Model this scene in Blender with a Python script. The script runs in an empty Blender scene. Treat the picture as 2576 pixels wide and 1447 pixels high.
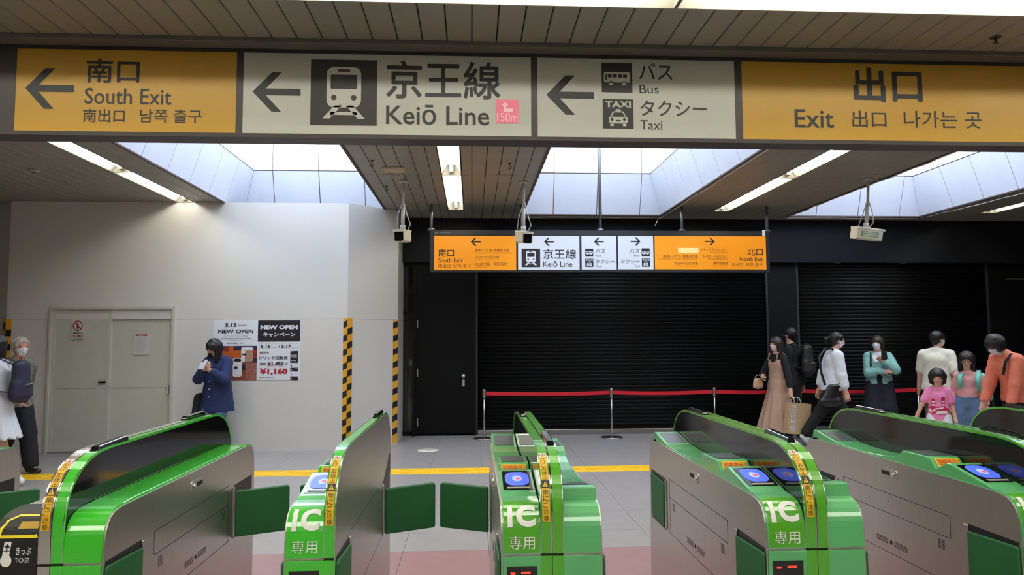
import bpy, bmesh, math, random
import numpy as np
from mathutils import Vector, Matrix

random.seed(7)
SC = bpy.context.scene
COL = SC.collection
PI = math.pi

# ------------------------------------------------------------------ camera
CAM_POS = Vector((0.0, 0.0, 1.49))
F_PX, CX, CY = 1800.0, 1288.0, 723.5            # for the 2576 x 1447 frame
CAM_M = Matrix(((0.998429267, 0.0000532945, -0.0560267358),
                (-0.0558844967, -0.0702706047, -0.995961327),
                (-0.0039901119, 0.997527964, -0.0701572501)))
cam_data = bpy.data.cameras.new('camera')
cam_data.sensor_width = 36.0
cam_data.lens = F_PX * 36.0 / 2576.0
cam_data.clip_start = 0.05
cam_data.clip_end = 200
camera = bpy.data.objects.new('camera', cam_data)
COL.objects.link(camera)
camera.matrix_world = Matrix.Translation(CAM_POS) @ CAM_M.to_4x4()
SC.camera = camera

# ------------------------------------------------------------------ daylight (overcast sky), portals in the three skylights, exposure
world = bpy.data.worlds.new('overcast_sky')
SC.world = world
world.use_nodes = True
wbg = world.node_tree.nodes['Background']
wbg.inputs['Color'].default_value = (0.80, 0.88, 1.0, 1)
wbg.inputs['Strength'].default_value = 5.0
SKY = ((-3.35, -1.25), (0.76, 2.86), (4.84, 6.92))       # x ranges of the skylights
SKY_Y = (5.3, 10.62)
ZC = 3.34                                                # ceiling height
SKY_TOP = 4.75
for a, b in SKY:
    ld = bpy.data.lights.new('skylight_portal', 'AREA')
    ld.shape = 'RECTANGLE'; ld.size = b - a - 0.4; ld.size_y = SKY_Y[1] - SKY_Y[0] - 0.4
    ld.cycles.is_portal = True
    lo = bpy.data.objects.new('skylight_portal', ld)
    lo.location = ((a + b) / 2, sum(SKY_Y) / 2, SKY_TOP + 0.05)
    COL.objects.link(lo)
vs = SC.view_settings
vs.view_transform = 'Standard'; vs.look = 'None'; vs.gamma = 1.0; vs.use_curve_mapping = False
vs.exposure = 0.62
LAMP = 22.0                                               # emission of the fluorescent tubes

# ------------------------------------------------------------------ helpers
def lin(c):
    return tuple(((v / 255) / 12.92 if v / 255 <= 0.04045 else ((v / 255 + 0.055) / 1.055) ** 2.4) for v in c)

MATS = {}
def mat(name, rgb, rough=0.5, metal=0.0, var=0.0, scale=8.0, stretch=(1, 1, 1), bump=0.0, bscale=60.0,
        emit=0.0, coat=0.0, spec=0.5, erough=None):
    if name in MATS: return MATS[name]
    m = bpy.data.materials.new(name); m.use_nodes = True
    nt = m.node_tree; p = nt.nodes['Principled BSDF']
    c = lin(rgb)
    p.inputs['Base Color'].default_value = (*c, 1)
    p.inputs['Roughness'].default_value = rough
    p.inputs['Metallic'].default_value = metal
    p.inputs['Specular IOR Level'].default_value = spec
    if coat: p.inputs['Coat Weight'].default_value = coat; p.inputs['Coat Roughness'].default_value = 0.06
    if emit:
        p.inputs['Emission Color'].default_value = (*c, 1); p.inputs['Emission Strength'].default_value = emit
    if var or bump:
        tc = nt.nodes.new('ShaderNodeTexCoord'); mp = nt.nodes.new('ShaderNodeMapping')
        mp.inputs['Scale'].default_value = stretch
        nt.links.new(tc.outputs['Object'], mp.inputs['Vector'])
    if var:
        n = nt.nodes.new('ShaderNodeTexNoise'); n.inputs['Scale'].default_value = scale; n.inputs['Detail'].default_value = 4
        nt.links.new(mp.outputs['Vector'], n.inputs['Vector'])
        r = nt.nodes.new('ShaderNodeValToRGB')
        r.color_ramp.elements[0].position = 0.3; r.color_ramp.elements[1].position = 0.7
        r.color_ramp.elements[0].color = (*[v * (1 - var) for v in c], 1)
        r.color_ramp.elements[1].color = (*[min(1, v * (1 + var)) for v in c], 1)
        nt.links.new(n.outputs['Fac'], r.inputs['Fac']); nt.links.new(r.outputs['Color'], p.inputs['Base Color'])
    if bump:
        n2 = nt.nodes.new('ShaderNodeTexNoise'); n2.inputs['Scale'].default_value = bscale
        b = nt.nodes.new('ShaderNodeBump'); b.inputs['Strength'].default_value = bump; b.inputs['Distance'].default_value = 0.004
        nt.links.new(mp.outputs['Vector'], n2.inputs['Vector'])
        nt.links.new(n2.outputs['Fac'], b.inputs['Height']); nt.links.new(b.outputs['Normal'], p.inputs['Normal'])
    MATS[name] = m
    return m

ORG = {}                                                  # world origin of things built in world coordinates
def put(name, mesh, m=None, parent=None, loc=(0, 0, 0), rot=(0, 0, 0), scale=None):
    o = bpy.data.objects.new(name, mesh); COL.objects.link(o)
    if m is not None and mesh is not None and not mesh.materials: mesh.materials.append(m)
    if parent is not None: o.parent = parent
    o.location = loc; o.rotation_euler = rot
    if scale: o.scale = scale
    return o
def tag(o, label=None, cat=None, group=None, kind=None):
    if label: o['label'] = label
    if cat: o['category'] = cat
    if group: o['group'] = group
    if kind: o['kind'] = kind
    return o
def thing(name, label, cat, loc=(0, 0, 0), rz=0.0, group=None):
    o = bpy.data.objects.new(name, None); COL.objects.link(o)
    o.location = loc; o.rotation_euler = (0, 0, rz); o.empty_display_size = 0.1
    ORG[o] = Vector(loc)
    return tag(o, label, cat, group)

class MB:
    """collects shapes, builds ONE mesh object"""
    def __init__(s): s.v = []; s.f = []; s.sm = []
    def add(s, vs, fs, smooth=False):
        n = len(s.v); s.v += [tuple(p) for p in vs]
        for f in fs: s.f.append(tuple(i + n for i in f)); s.sm.append(smooth)
        return s
    def box(s, x0, x1, y0, y1, z0, z1):
        return s.add([(x0, y0, z0), (x1, y0, z0), (x1, y1, z0), (x0, y1, z0), (x0, y0, z1), (x1, y0, z1), (x1, y1, z1), (x0, y1, z1)],
                     [(0, 3, 2, 1), (4, 5, 6, 7), (0, 1, 5, 4), (1, 2, 6, 5), (2, 3, 7, 6), (3, 0, 4, 7)])
    def prism(s, prof, x0, x1, smooth=False):             # prof = [(y, z)] closed outline, extruded along x
        n = len(prof)
        vs = [(x0, y, z) for y, z in prof] + [(x1, y, z) for y, z in prof]
        fs = [tuple(range(n))[::-1], tuple(range(n, 2 * n))]
        s.add(vs, fs)
        return s.add(vs, [(i, (i + 1) % n, n + (i + 1) % n, n + i) for i in range(n)], smooth)
    def prism_y(s, prof, y0, y1, smooth=False):           # prof = [(x, z)] closed outline, extruded along y
        n = len(prof)
        vs = [(x, y0, z) for x, z in prof] + [(x, y1, z) for x, z in prof]
        s.add(vs, [tuple(range(n)), tuple(range(n, 2 * n))[::-1]])
        return s.add(vs, [(i, n + i, n + (i + 1) % n, (i + 1) % n) for i in range(n)], smooth)
    def prism_z(s, prof, z0, z1, smooth=False):           # prof = [(x, y)]
        n = len(prof)
        vs = [(x, y, z0) for x, y in prof] + [(x, y, z1) for x, y in prof]
        s.add(vs, [tuple(range(n))[::-1], tuple(range(n, 2 * n))])
        return s.add(vs, [(i, (i + 1) % n, n + (i + 1) % n, n + i) for i in range(n)], smooth)
    def tube(s, path, r, seg=10, caps=True):
        path = [Vector(p) for p in path]; rr = r if isinstance(r, (list, tuple)) else [r] * len(path)
        rings = []; prev = None
        for i, p in enumerate(path):
            d = (path[min(i + 1, len(path) - 1)] - path[max(i - 1, 0)]).normalized()
            if prev is None:
                a = Vector((0, 0, 1)) if abs(d.z) < 0.9 else Vector((1, 0, 0))
                u = d.cross(a).normalized()
            else:
                u = (prev - d * prev.dot(d)).normalized()
            prev = u; w = d.cross(u)
            rings.append([p + (u * math.cos(t) + w * math.sin(t)) * rr[i] for t in [2 * PI * k / seg for k in range(seg)]])
        vs = [q for ring in rings for q in ring]
        fs = [(i * seg + k, i * seg + (k + 1) % seg, (i + 1) * seg + (k + 1) % seg, (i + 1) * seg + k)
              for i in range(len(path) - 1) for k in range(seg)]
        s.add(vs, fs, True)
        if caps: s.add(rings[0], [tuple(range(seg))[::-1]]); s.add(rings[-1], [tuple(range(seg))])
        return s
    def lathe(s, prof, c=(0, 0, 0), seg=20):              # prof = [(r, z)]
        vs = [(c[0] + r * math.cos(2 * PI * k / seg), c[1] + r * math.sin(2 * PI * k / seg), c[2] + z) for r, z in prof for k in range(seg)]
        fs = [(i * seg + k, i * seg + (k + 1) % seg, (i + 1) * seg + (k + 1) % seg, (i + 1) * seg + k) for i in range(len(prof) - 1) for k in range(seg)]
        s.add(vs, fs, True)
        s.add(vs[:seg], [tuple(range(seg))[::-1]]); s.add(vs[-seg:], [tuple(range(seg))])
        return s
    def poly(s, pts): return s.add(pts, [tuple(range(len(pts)))])
    def mesh(s, name, org=None, weld=True):
        me = bpy.data.meshes.new(name)
        v = s.v if org is None else [(a - org[0], b - org[1], c - org[2]) for a, b, c in s.v]
        me.from_pydata(v, [], s.f); me.polygons.foreach_set('use_smooth', s.sm)
        if weld:
            bm = bmesh.new(); bm.from_mesh(me); bmesh.ops.remove_doubles(bm, verts=bm.verts, dist=1e-5)
            bmesh.ops.recalc_face_normals(bm, faces=bm.faces); bm.to_mesh(me); bm.free()
        me.update(); return me
    def build(s, name, m, parent=None, w=False, bevel=0.0, bseg=2, weld=True):
        org = ORG.get(parent) if w else None
        if w and parent is not None and org is None: org = Vector((0, 0, 0))
        o = put(name, s.mesh(name, org, weld), m, parent)
        if bevel:
            b = o.modifiers.new('bevel', 'BEVEL'); b.width = bevel; b.segments = bseg; b.limit_method = 'ANGLE'
            b.harden_normals = False
        ORG[o] = org if w and parent is not None else Vector((0, 0, 0))
        return o

def struct(o, label=None): return tag(o, label, None, None, 'structure')

def at(x, y, Y):                                          # point of the plane at depth Y that the measured picture position belongs to
    r = CAM_M @ Vector(((x - CX) / F_PX, -(y - CY) / F_PX, -1.0))
    return CAM_POS + r * (Y / r.y)

# ---- lettering: glyph outlines from the built-in font, laid into a box of a surface
GLY = {}; SIZE = {}
def glyphs(body, bold=0.0):
    k = (body, bold)
    if k not in GLY and bold > 0 and max(map(ord, body)) > 0x2E80:      # heavier strokes: the outline laid over itself in a small ring
        uv, fs = glyphs(body, 0.0); sx, sy = SIZE[(body, 0.0)]; r = bold * 1.1; pts = []; faces = []
        for q in range(8):
            n = len(uv) * q; dx, dy = r * math.cos(q * PI / 4), r * math.sin(q * PI / 4)
            pts.append(np.stack([(uv[:, 0] * sx + dx + r) / (sx + 2 * r), (uv[:, 1] * sy + dy + r) / (sy + 2 * r)], 1)); faces += [tuple(i + n for i in f) for f in fs]
        GLY[k] = (np.concatenate(pts), faces)
    if k not in GLY:
        c = bpy.data.curves.new('t', 'FONT'); c.body = body; c.resolution_u = 3; c.offset = bold
        o = bpy.data.objects.new('t', c)
        me = o.to_mesh()
        v = np.zeros(len(me.vertices) * 3); me.vertices.foreach_get('co', v); v = v.reshape(-1, 3)[:, :2]
        f = [tuple(p.vertices) for p in me.polygons]
        o.to_mesh_clear(); bpy.data.objects.remove(o); bpy.data.curves.remove(c)
        lo, hi = v.min(0), v.max(0)
        GLY[k] = ((v - lo) / (hi - lo), f); SIZE[k] = hi - lo
    return GLY[k]
def sliced(body, bold, n):
    k = (body, bold, n)
    if k not in GLY:
        uv, fs = glyphs(body, 0.0 if max(map(ord, body)) > 0x2E80 else bold)
        bm = bmesh.new(); vv = [bm.verts.new((a, b, 0)) for a, b in uv]
        for f in fs:
            try: bm.faces.new([vv[i] for i in f])
            except ValueError: pass
        for q in range(1, n):
            bmesh.ops.bisect_plane(bm, geom=bm.verts[:] + bm.edges[:] + bm.faces[:], plane_co=(0, q / n, 0), plane_no=(0, 1, 0))
        bm.verts.index_update()
        GLY[k] = (np.array([(v.co.x, v.co.y) for v in bm.verts]), [tuple(v.index for v in f.verts) for f in bm.faces]); bm.free()
    return GLY[k]
def text(body, fn, m, parent, bold=0.0, name='lettering', mb=None, cuts=0):
    """fn(u, v) -> point; u 0..1 left to right, v 0..1 bottom to top of the ink box"""
    uv, fs = sliced(body, bold, cuts) if cuts else glyphs(body, bold)
    tgt = mb or MB()
    if bold > 0 and max(map(ord, body)) > 0x2E80 and not cuts:        # keep the eight overlaid outlines a hair apart
        n = len(uv) // 8; o = Vector(fn(.5, .5)); nv = (Vector(fn(.52, .5)) - o).cross(Vector(fn(.5, .52)) - o).normalized()
        tgt.add([Vector(fn(a, b)) + nv * (i // n * .00007) for i, (a, b) in enumerate(uv)], fs)
    else: tgt.add([fn(a, b) for a, b in uv], fs)
    if mb is None: return tgt.build(name, m, parent, w=True, weld=False)
def bars(fn, n, m, parent, seed=1):                        # print too small to read: a row of ink marks
    rnd = random.Random(seed); x = 0.0; mb = MB(); step = 1.0 / n
    for k in range(n):
        w = step * rnd.uniform(.55, .85); h0 = rnd.uniform(0, .25); mb.poly([fn(u, v) for u, v in ((x, h0), (x + w, h0), (x + w, 1 - h0 * .5), (x, 1 - h0 * .5))]); x += step
    return tag(mb.build('small_print', m, parent, w=True), kind='stuff')
def flat(x0, y0, x1, y1, Y, off=0.0015):                  # a box measured on the plane Y, as a surface function
    p = at(x0, y1, Y); q = at(x1, y0, Y)
    return lambda u, v: (p.x + (q.x - p.x) * u, Y - off, p.z + (q.z - p.z) * v)
def rrect(x0, y0, x1, y1, r, n=4):
    pts = []
    for cx, cy, a in ((x1 - r, y1 - r, 0), (x0 + r, y1 - r, 90), (x0 + r, y0 + r, 180), (x1 - r, y0 + r, 270)):
        for k in range(n + 1):
            t = math.radians(a + 90 * k / n); pts.append((cx + r * math.cos(t), cy + r * math.sin(t)))
    return pts
def disc(cx, cy, rx, ry=None, n=18):
    ry = ry or rx
    return [(cx + rx * math.cos(2 * PI * k / n), cy + ry * math.sin(2 * PI * k / n)) for k in range(n)]
ARROW = [(0, .5), (.40, 1), (.60, 1), (.28, .585), (1, .585), (1, .415), (.28, .415), (.60, 0), (.40, 0)]
def arrow(fn, m, parent, right=False):
    MB().poly([fn(1 - u if right else u, v) for u, v in ARROW]).build('arrow', m, parent, w=True)
def shape(polys, fn, m, parent, name, lift=0.0):
    mb = MB()
    for p in polys: mb.poly([(q[0], q[1] - lift, q[2]) for q in (fn(u, v) for u, v in p)])
    return mb.build(name, m, parent, w=True)
def train_icon(fn, dark, light, parent):
    shape([[(0, 0), (1, 0), (1, 1), (0, 1)]], fn, dark, parent, 'pictogram')
    shape([rrect(.24, .27, .76, .89, .11), [(.36, .30), (.47, .30), (.29, .10), (.18, .10)], [(.64, .30), (.53, .30), (.71, .10), (.82, .10)],
           [(.30, .20), (.70, .20), (.70, .155), (.30, .155)]], fn, light, parent, 'pictogram', .0006)
    shape([rrect(.30, .55, .70, .77, .02), [(.41, .815), (.59, .815), (.59, .855), (.41, .855)], disc(.35, .42, .042), disc(.65, .42, .042)],
          fn, dark, parent, 'pictogram', .0012)
def bus_icon(fn, dark, light, parent, flip=False):
    g = (lambda u, v: fn(1 - u, v)) if flip else fn
    shape([[(0, 0), (1, 0), (1, 1), (0, 1)]], fn, dark, parent, 'pictogram')
    shape([rrect(.07, .33, .93, .68, .05), disc(.30, .31, .075), disc(.72, .31, .075)], g, light, parent, 'pictogram', .0006)
    shape([[(.20 + .165 * k, .50), (.33 + .165 * k, .50), (.33 + .165 * k, .61), (.20 + .165 * k, .61)] for k in range(4)] +
          [[(.11, .42), (.16, .42), (.17, .62), (.13, .62)]], g, dark, parent, 'pictogram', .0012)
def taxi_icon(fn, dark, light, parent):
    shape([[(0, 0), (1, 0), (1, 1), (0, 1)]], fn, dark, parent, 'pictogram')
    text('TAXI', lambda u, v: (lambda p: (p[0], p[1] - .0008, p[2]))(fn(.08 + .84 * u, .72 + .21 * v)), light, parent, .03)
    shape([rrect(.20, .17, .80, .42, .05), [(.24, .40), (.32, .58), (.68, .58), (.76, .40)], [(.40, .57), (.60, .57), (.57, .66), (.43, .66)],
           [(.24, .08), (.35, .08), (.35, .2), (.24, .2)], [(.65, .08), (.76, .08), (.76, .2), (.65, .2)]], fn, light, parent, 'pictogram', .0006)
    shape([[(.30, .43), (.36, .545), (.64, .545), (.70, .43)], disc(.30, .31, .05), disc(.70, .31, .05), [(.42, .24), (.58, .24), (.58, .29), (.42, .29)]],
          fn, dark, parent, 'pictogram', .0012)
# ================================================================== materials
M_ceil = mat('ceiling_plank_paint', (142, 138, 126), 0.45, var=0.06, scale=3.0)
M_cback = mat('ceiling_void_dark', (40, 38, 35), 0.8)
M_trim = mat('ceiling_trim_grey', (105, 100, 95), 0.5, var=0.08)
M_white = mat('hoarding_white', (214, 210, 205), 0.42, var=0.02, scale=2.0)
M_whitedoor = mat('hoarding_door_white', (196, 194, 182), 0.5, var=0.02)
M_floor = mat('floor_tile_grey', (158, 153, 153), 0.32, var=0.05, scale=5.0, bump=0.05)
M_grout = mat('floor_grout', (134, 130, 129), 0.8)
M_pink = mat('floor_tile_pink', (158, 122, 122), 0.38, var=0.05, scale=6.0)
M_yel = mat('tactile_yellow', (250, 200, 44), 0.5, var=0.04)
M_black = mat('black_panel', (8, 8, 9), 0.45, var=0.10, scale=2.0, spec=.2)
M_blackm = mat('black_slat_metal', (8, 8, 8), 0.45, spec=.2)
M_navy = mat('bulkhead_dark', (18, 20, 25), 0.5, spec=.25)
M_steel = mat('brushed_steel', (178, 172, 168), 0.30, metal=1.0, var=0.05, scale=6, stretch=(1, 1, 40))
M_alu = mat('aluminium', (200, 200, 202), 0.35, metal=0.9)
M_lampw = mat('lamp_reflector_white', (166, 161, 148), 0.5)
M_tube = mat('fluorescent_tube', (250, 249, 238), 0.4, emit=LAMP)
M_well = mat('skylight_panel', (222, 225, 236), 0.55, var=0.03, scale=3)
M_wellold = mat('skylight_panel_stained', (225, 222, 216), 0.6, var=0.12, scale=40)
M_rust = mat('rusty_joint', (150, 112, 88), 0.85, var=0.25, scale=25)
M_rustd = mat('skylight_edge', (88, 72, 66), 0.8, var=0.3, scale=30)
M_wire = mat('white_cable', (205, 200, 190), 0.6)
M_dark = mat('near_black', (8, 8, 9), 0.5, spec=.25)
M_wall = mat('concourse_wall', (128, 126, 120), 0.6)
glass = bpy.data.materials.new('skylight_glass'); glass.use_nodes = True
nt = glass.node_tree; nt.nodes.clear()
_o = nt.nodes.new('ShaderNodeOutputMaterial'); _m = nt.nodes.new('ShaderNodeMixShader'); _t = nt.nodes.new('ShaderNodeBsdfTransparent'); _g = nt.nodes.new('ShaderNodeBsdfGlossy')
_t.inputs['Color'].default_value = (0.94, 0.96, 0.97, 1); _g.inputs['Roughness'].default_value = 0.05; _m.inputs['Fac'].default_value = 0.06
nt.links.new(_t.outputs[0], _m.inputs[1]); nt.links.new(_g.outputs[0], _m.inputs[2]); nt.links.new(_m.outputs[0], _o.inputs['Surface'])

def at_z(x, y, Z):
    r = CAM_M @ Vector(((x - CX) / F_PX, -(y - CY) / F_PX, -1.0))
    return CAM_POS + r * ((Z - CAM_POS.z) / r.z)

X0, X1, Y0, Y1 = -9.3, 12.5, -6.0, 11.45
# ================================================================== floor
floor = struct(MB().box(X0, X1, Y0, Y1, -0.2, -0.012).build('floor', M_grout))
MB().box(X0, X1, 2.2, 3.96, -0.0118, 0.0).build('floor_slab', M_pink, floor); MB().box(X0, X1, Y0, 2.2, -0.0118, 0.0).build('floor_slab', M_floor, floor)
TS = 0.6
tile_me = {}
def tile(x, y, w, d, m, nm):
    k = (round(w, 3), round(d, 3), m.name)
    if k not in tile_me:
        g = 0.0014
        b = MB().box(g, w - g, g, d - g, -0.012, 0.0)
        if nm == 'tactile_tile':
            for q in range(4): b.box(0.03, w - 0.03, 0.04 + q * 0.08, 0.075 + q * 0.08, -0.001, 0.0045)
        me = b.mesh(nm); me.materials.append(m); tile_me[k] = me
    put(nm, tile_me[k], m, floor, (x, y, 0))
rows = [(3.96, .6, M_pink), (4.56, .6, M_pink), (5.16, .46, M_floor)] + [(5.62 + .6 * k, .6, M_floor) for k in range(4)] + [(8.38 + .6 * k, .6, M_floor) for k in range(5)]
for y, d, m in rows:
    y2 = y + d; k0 = math.floor((-0.66 * y2 - 0.4) / TS); k1 = math.ceil((0.79 * y2 + 0.4) / TS)
    k0 = max(k0, -15); k1 = min(k1, 20)
    for k in range(k0, k1): tile(k * TS + 0.12, y, TS, d, m, 'floor_tile')
    for a, b in ((X0, k0 * TS + 0.12), (k1 * TS + 0.12, X1)):
        MB().box(a, b, y, y2, -0.012, 0).build('floor_slab', m, floor)
for k in range(-15, 20): tile(k * 0.42, 8.02, 0.42, 0.36, M_yel, 'tactile_tile')
MB().box(X0, -15 * .42, 8.02, 8.38, -0.012, 0).box(20 * .42, X1, 8.02, 8.38, -0.012, 0).build('floor_slab', M_yel, floor)

# ================================================================== walls
struct(MB().box(X0 - .1, X0, Y0, Y1, 0, ZC + .2).build('wall_left', M_wall))
struct(MB().box(X1, X1 + .1, Y0, Y1, 0, ZC + .2).build('wall_right', M_black))
struct(MB().box(X0, X1, Y0 - .1, Y0, 0, ZC + .2).build('wall_near', M_wall))
wall_back = struct(MB().box(X0, X1, 11.32, 11.45, 0, ZC + .2).build('wall_back', M_black))
struct(MB().box(-1.06, X1, 10.98, 11.32, 2.66, ZC).build('bulkhead', M_navy, wall_back))
pil = MB(); pa = at(1938, 900, 11.1).x; pb = at(2011, 900, 11.1).x; pc = at(2497, 900, 11.1).x
pil.box(pa, pb, 11.12, 11.32, 0, 2.66); pil.box(pc, X1, 11.12, 11.32, 0, 2.66)
struct(pil.build('pier', M_dark, wall_back))
# ================================================================== ceiling with three skylight holes
ceil = MB()
xs = [X0] + [v for r in SKY for v in r] + [X1]
ys = [Y0, SKY_Y[0], SKY_Y[1], Y1]
for i in range(len(xs) - 1):
    for j in range(3):
        if j == 1 and i in (1, 3, 5): continue
        ceil.box(xs[i], xs[i + 1], ys[j], ys[j + 1], ZC + 0.21, ZC + 0.33)
ceiling = struct(ceil.build('ceiling', M_cback))
LANES = (-3.86, -0.23, 3.66, 7.75)
LW = 0.115
PW = 0.1535
pl_me = {}
def plank(x, w, y0, y1):
    k = (round(w, 4), round(y1 - y0, 3))
    if k not in pl_me:
        g = 0.003; L = y1 - y0
        b = MB().prism_y([(g + .004, 0), (w - g - .004, 0), (w - g, .005), (w - g, .02), (g, .02), (g, .005)], 0.002, L - 0.002)
        me = b.mesh('ceiling_plank'); me.materials.append(M_ceil); pl_me[k] = me
    put('ceiling_plank', pl_me[k], M_ceil, ceiling, (x, y0, ZC))
def plank_run(xa, xb, y0, y1, lamps=()):
    cuts = [xa]
    for c in lamps:
        if xa < c < xb: cuts += [c - LW, c + LW]
    cuts.append(xb)
    for a, b in zip(cuts[::2], cuts[1::2]):
        x = a
        while x < b - 1e-4:
            nx = (math.floor(x / PW + 1e-6) + 1) * PW
            if nx > b or b - nx < 0.03: nx = b
            if nx - x < 0.03: nx = min(b, nx + PW)
            plank(x, nx - x, y0, y1); x = nx
plank_run(-3.5, 4.3, 3.86, 4.36)
strips = ((-6.75, SKY[0][0]), (SKY[0][1], SKY[1][0]), (SKY[1][1], SKY[2][0]), (SKY[2][1], 9.2))
for a, b in strips:
    plank_run(a, b, 4.56, 8.05, LANES); plank_run(a, b, 8.05, 10.98, LANES)
for a, b in SKY: plank_run(a, b, 4.56, SKY_Y[0])
rest = MB()
for a, b in ((X0, -6.75), (9.2, X1)): rest.box(a, b, 4.56, 11.3, ZC, ZC + .02)
rest.box(X0, -3.5, 3.86, 4.56, ZC, ZC + .02); rest.box(4.3, X1, 3.86, 4.56, ZC, ZC + .02)
for a, b in SKY: rest.box(a, b, SKY_Y[1], 10.98, ZC, ZC + .02)
for x in LANES: rest.box(x - LW, x + LW, 4.56, 4.895, ZC, ZC + .02); rest.box(x - LW, x + LW, 9.8 if x < -3 else 10.255, 10.98, ZC, ZC + .02)
TROWS = [(3.32, 3.86), (1.0, 1.54), (-1.3, -0.76), (-3.6, -3.06)]
yy = 3.32
for (t0, t1), nx in zip(TROWS[1:] + [(Y0, Y0)], TROWS):
    rest.box(X0, X1, t1, nx[0], ZC, ZC + .02)
rest.build('ceiling_panel', M_ceil, ceiling)
struct(MB().box(-3.6, 4.4, 4.36, 4.47, ZC - 0.030, ZC + .01).build('trim_1', M_trim, bevel=.004))

# ================================================================== skylights
def skylight(n, a, b, stained):
    y0, y1 = SKY_Y; zl = 3.93; t = 0.19
    root = MB()
    # backing shell (dark rusty joints show between the panels)
    for z0, z1, i0, i1 in ((ZC, zl, 0.0, t), (zl, SKY_TOP, t, t)):
        P = lambda i, z: [(a + i, y0 + i, z), (b - i, y0 + i, z), (b - i, y1 - i, z), (a + i, y1 - i, z)]
        lo, hi = P(i0 - .02, z0), P(i1 - .02, z1)
        root.add(lo + hi, [(k, (k + 1) % 4, 4 + (k + 1) % 4, 4 + k) for k in range(4)])
    w = struct(root.build('window_%d' % n, M_rust))
    w.modifiers.new('solid', 'SOLIDIFY').thickness = -0.03
    def panel(p, m):                                        # p = 4 corners of a wall panel, given a real thickness
        q = [Vector(c) for c in p]; nrm = (q[1] - q[0]).cross(q[3] - q[0]).normalized()
        c0 = sum(q, Vector()) / 4
        if nrm.dot(Vector(((a + b) / 2, (y0 + y1) / 2, c0.z)) - c0) < 0: nrm.negate()
        e = [c + (c0 - c).normalized() * 0.009 for c in q]
        vs = [c - nrm * .012 for c in e] + [c + nrm * .004 for c in e]
        MB().add(vs, [(0, 3, 2, 1), (4, 5, 6, 7), (0, 1, 5, 4), (1, 2, 6, 5), (2, 3, 7, 6), (3, 0, 4, 7)]).build('wall_panel', m, w, w=True)
    nx = 3; ny = 8
    fx = [a + t] + [b - t - 0.13 - 0.66 * k for k in (2, 1, 0)] + [b - t]
    fx = sorted(fx)
    for k in range(len(fx) - 1):
        u0, u1 = fx[k], fx[k + 1]
        l0 = a if k == 0 else u0; l1 = b if k == len(fx) - 2 else u1
        for (ylo, yhi) in ((y1, y1 - t), (y0, y0 + t)):
            panel([(l0, ylo, ZC), (l1, ylo, ZC), (u1, yhi, zl), (u0, yhi, zl)], M_well)
            panel([(u0, yhi, zl), (u1, yhi, zl), (u1, yhi, SKY_TOP), (u0, yhi, SKY_TOP)], M_well)
    sy = [y0 + t + (y1 - y0 - 2 * t) * k / ny for k in range(ny + 1)]
    for k in range(ny):
        v0, v1 = sy[k], sy[k + 1]
        l0 = y0 if k == 0 else v0; l1 = y1 if k == ny - 1 else v1
        for xlo, xhi, side in ((a, a + t, 0), (b, b - t, 1)):
            panel([(xlo, l0, ZC), (xlo, l1, ZC), (xhi, v1, zl), (xhi, v0, zl)], M_well)
            panel([(xhi, v0, zl), (xhi, v1, zl), (xhi, v1, SKY_TOP), (xhi, v0, SKY_TOP)], M_wellold if stained and side else M_well)
    # glazing bars and panes
    for k in range(5):
        g0 = y0 + t + (y1 - y0 - 2 * t) * k / 5; g1 = y0 + t + (y1 - y0 - 2 * t) * (k + 1) / 5
        MB().box(a + t, b - t, g0 + .02, g1 - .02, SKY_TOP, SKY_TOP + .008).build('pane', glass, w)
        MB().box(a + t, b - t, g0 - .02, g0 + .02, SKY_TOP - .03, SKY_TOP + .03).build('glazing_bar', M_alu, w)
    # frayed edge trim round the opening
    e = MB(); q = .022
    e.box(a - q, a + .006, y0 - q, y1 + q, ZC - .012, ZC + .02); e.box(b - .006, b + q, y0 - q, y1 + q, ZC - .012, ZC + .02)
    e.box(a, b, y0 - q, y0 + .006, ZC - .012, ZC + .02); e.box(a, b, y1 - .006, y1 + q, ZC - .012, ZC + .02)
    e.build('window_trim', M_rustd, w)
    return w
for i, (a, b) in enumerate(SKY): skylight(i + 1, a, b, i == 1)
# loose cables along the skylight edges
def cable(pts, r, label):
    ps = [Vector(p) for p in pts]; out = []
    for p, q in zip(ps, ps[1:]):
        n = max(2, int((q - p).length / 0.22))
        for k in range(n): out.append(p.lerp(q, k / n) + Vector((random.uniform(-.006, .006), 0, random.uniform(-.012, .004))))
    out.append(ps[-1])
    tag(MB().tube(out, r, 6).build('loose_cable', M_wire), label, 'cable')
a, b = SKY[1]
cable([(b + .03, 6.2, ZC - .02), (b + .03, 10.64, ZC - .02), (b - .02, 10.66, ZC - .05), (b - .09, 10.62, ZC - .17)], .006, 'white cable along right edge of the middle skylight, end dangling')
cable([(a + .02, 10.66, ZC - .025), (b - .03, 10.66, ZC - .025)], .006, 'white cable sagging along far edge of the middle skylight')
a, b = SKY[2]
cable([(a - .03, 6.3, ZC - .02), (a - .03, 10.64, ZC - .022), (b, 10.66, ZC - .02)], .006, 'white cable along left and far edges of the right-hand skylight')
cable([(b + .03, 6.6, ZC - .02), (b + .03, 8.9, ZC - .05), (b + .03, 10.6, ZC - .02)], .006, 'white cable along right edge of the right-hand skylight')

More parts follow.
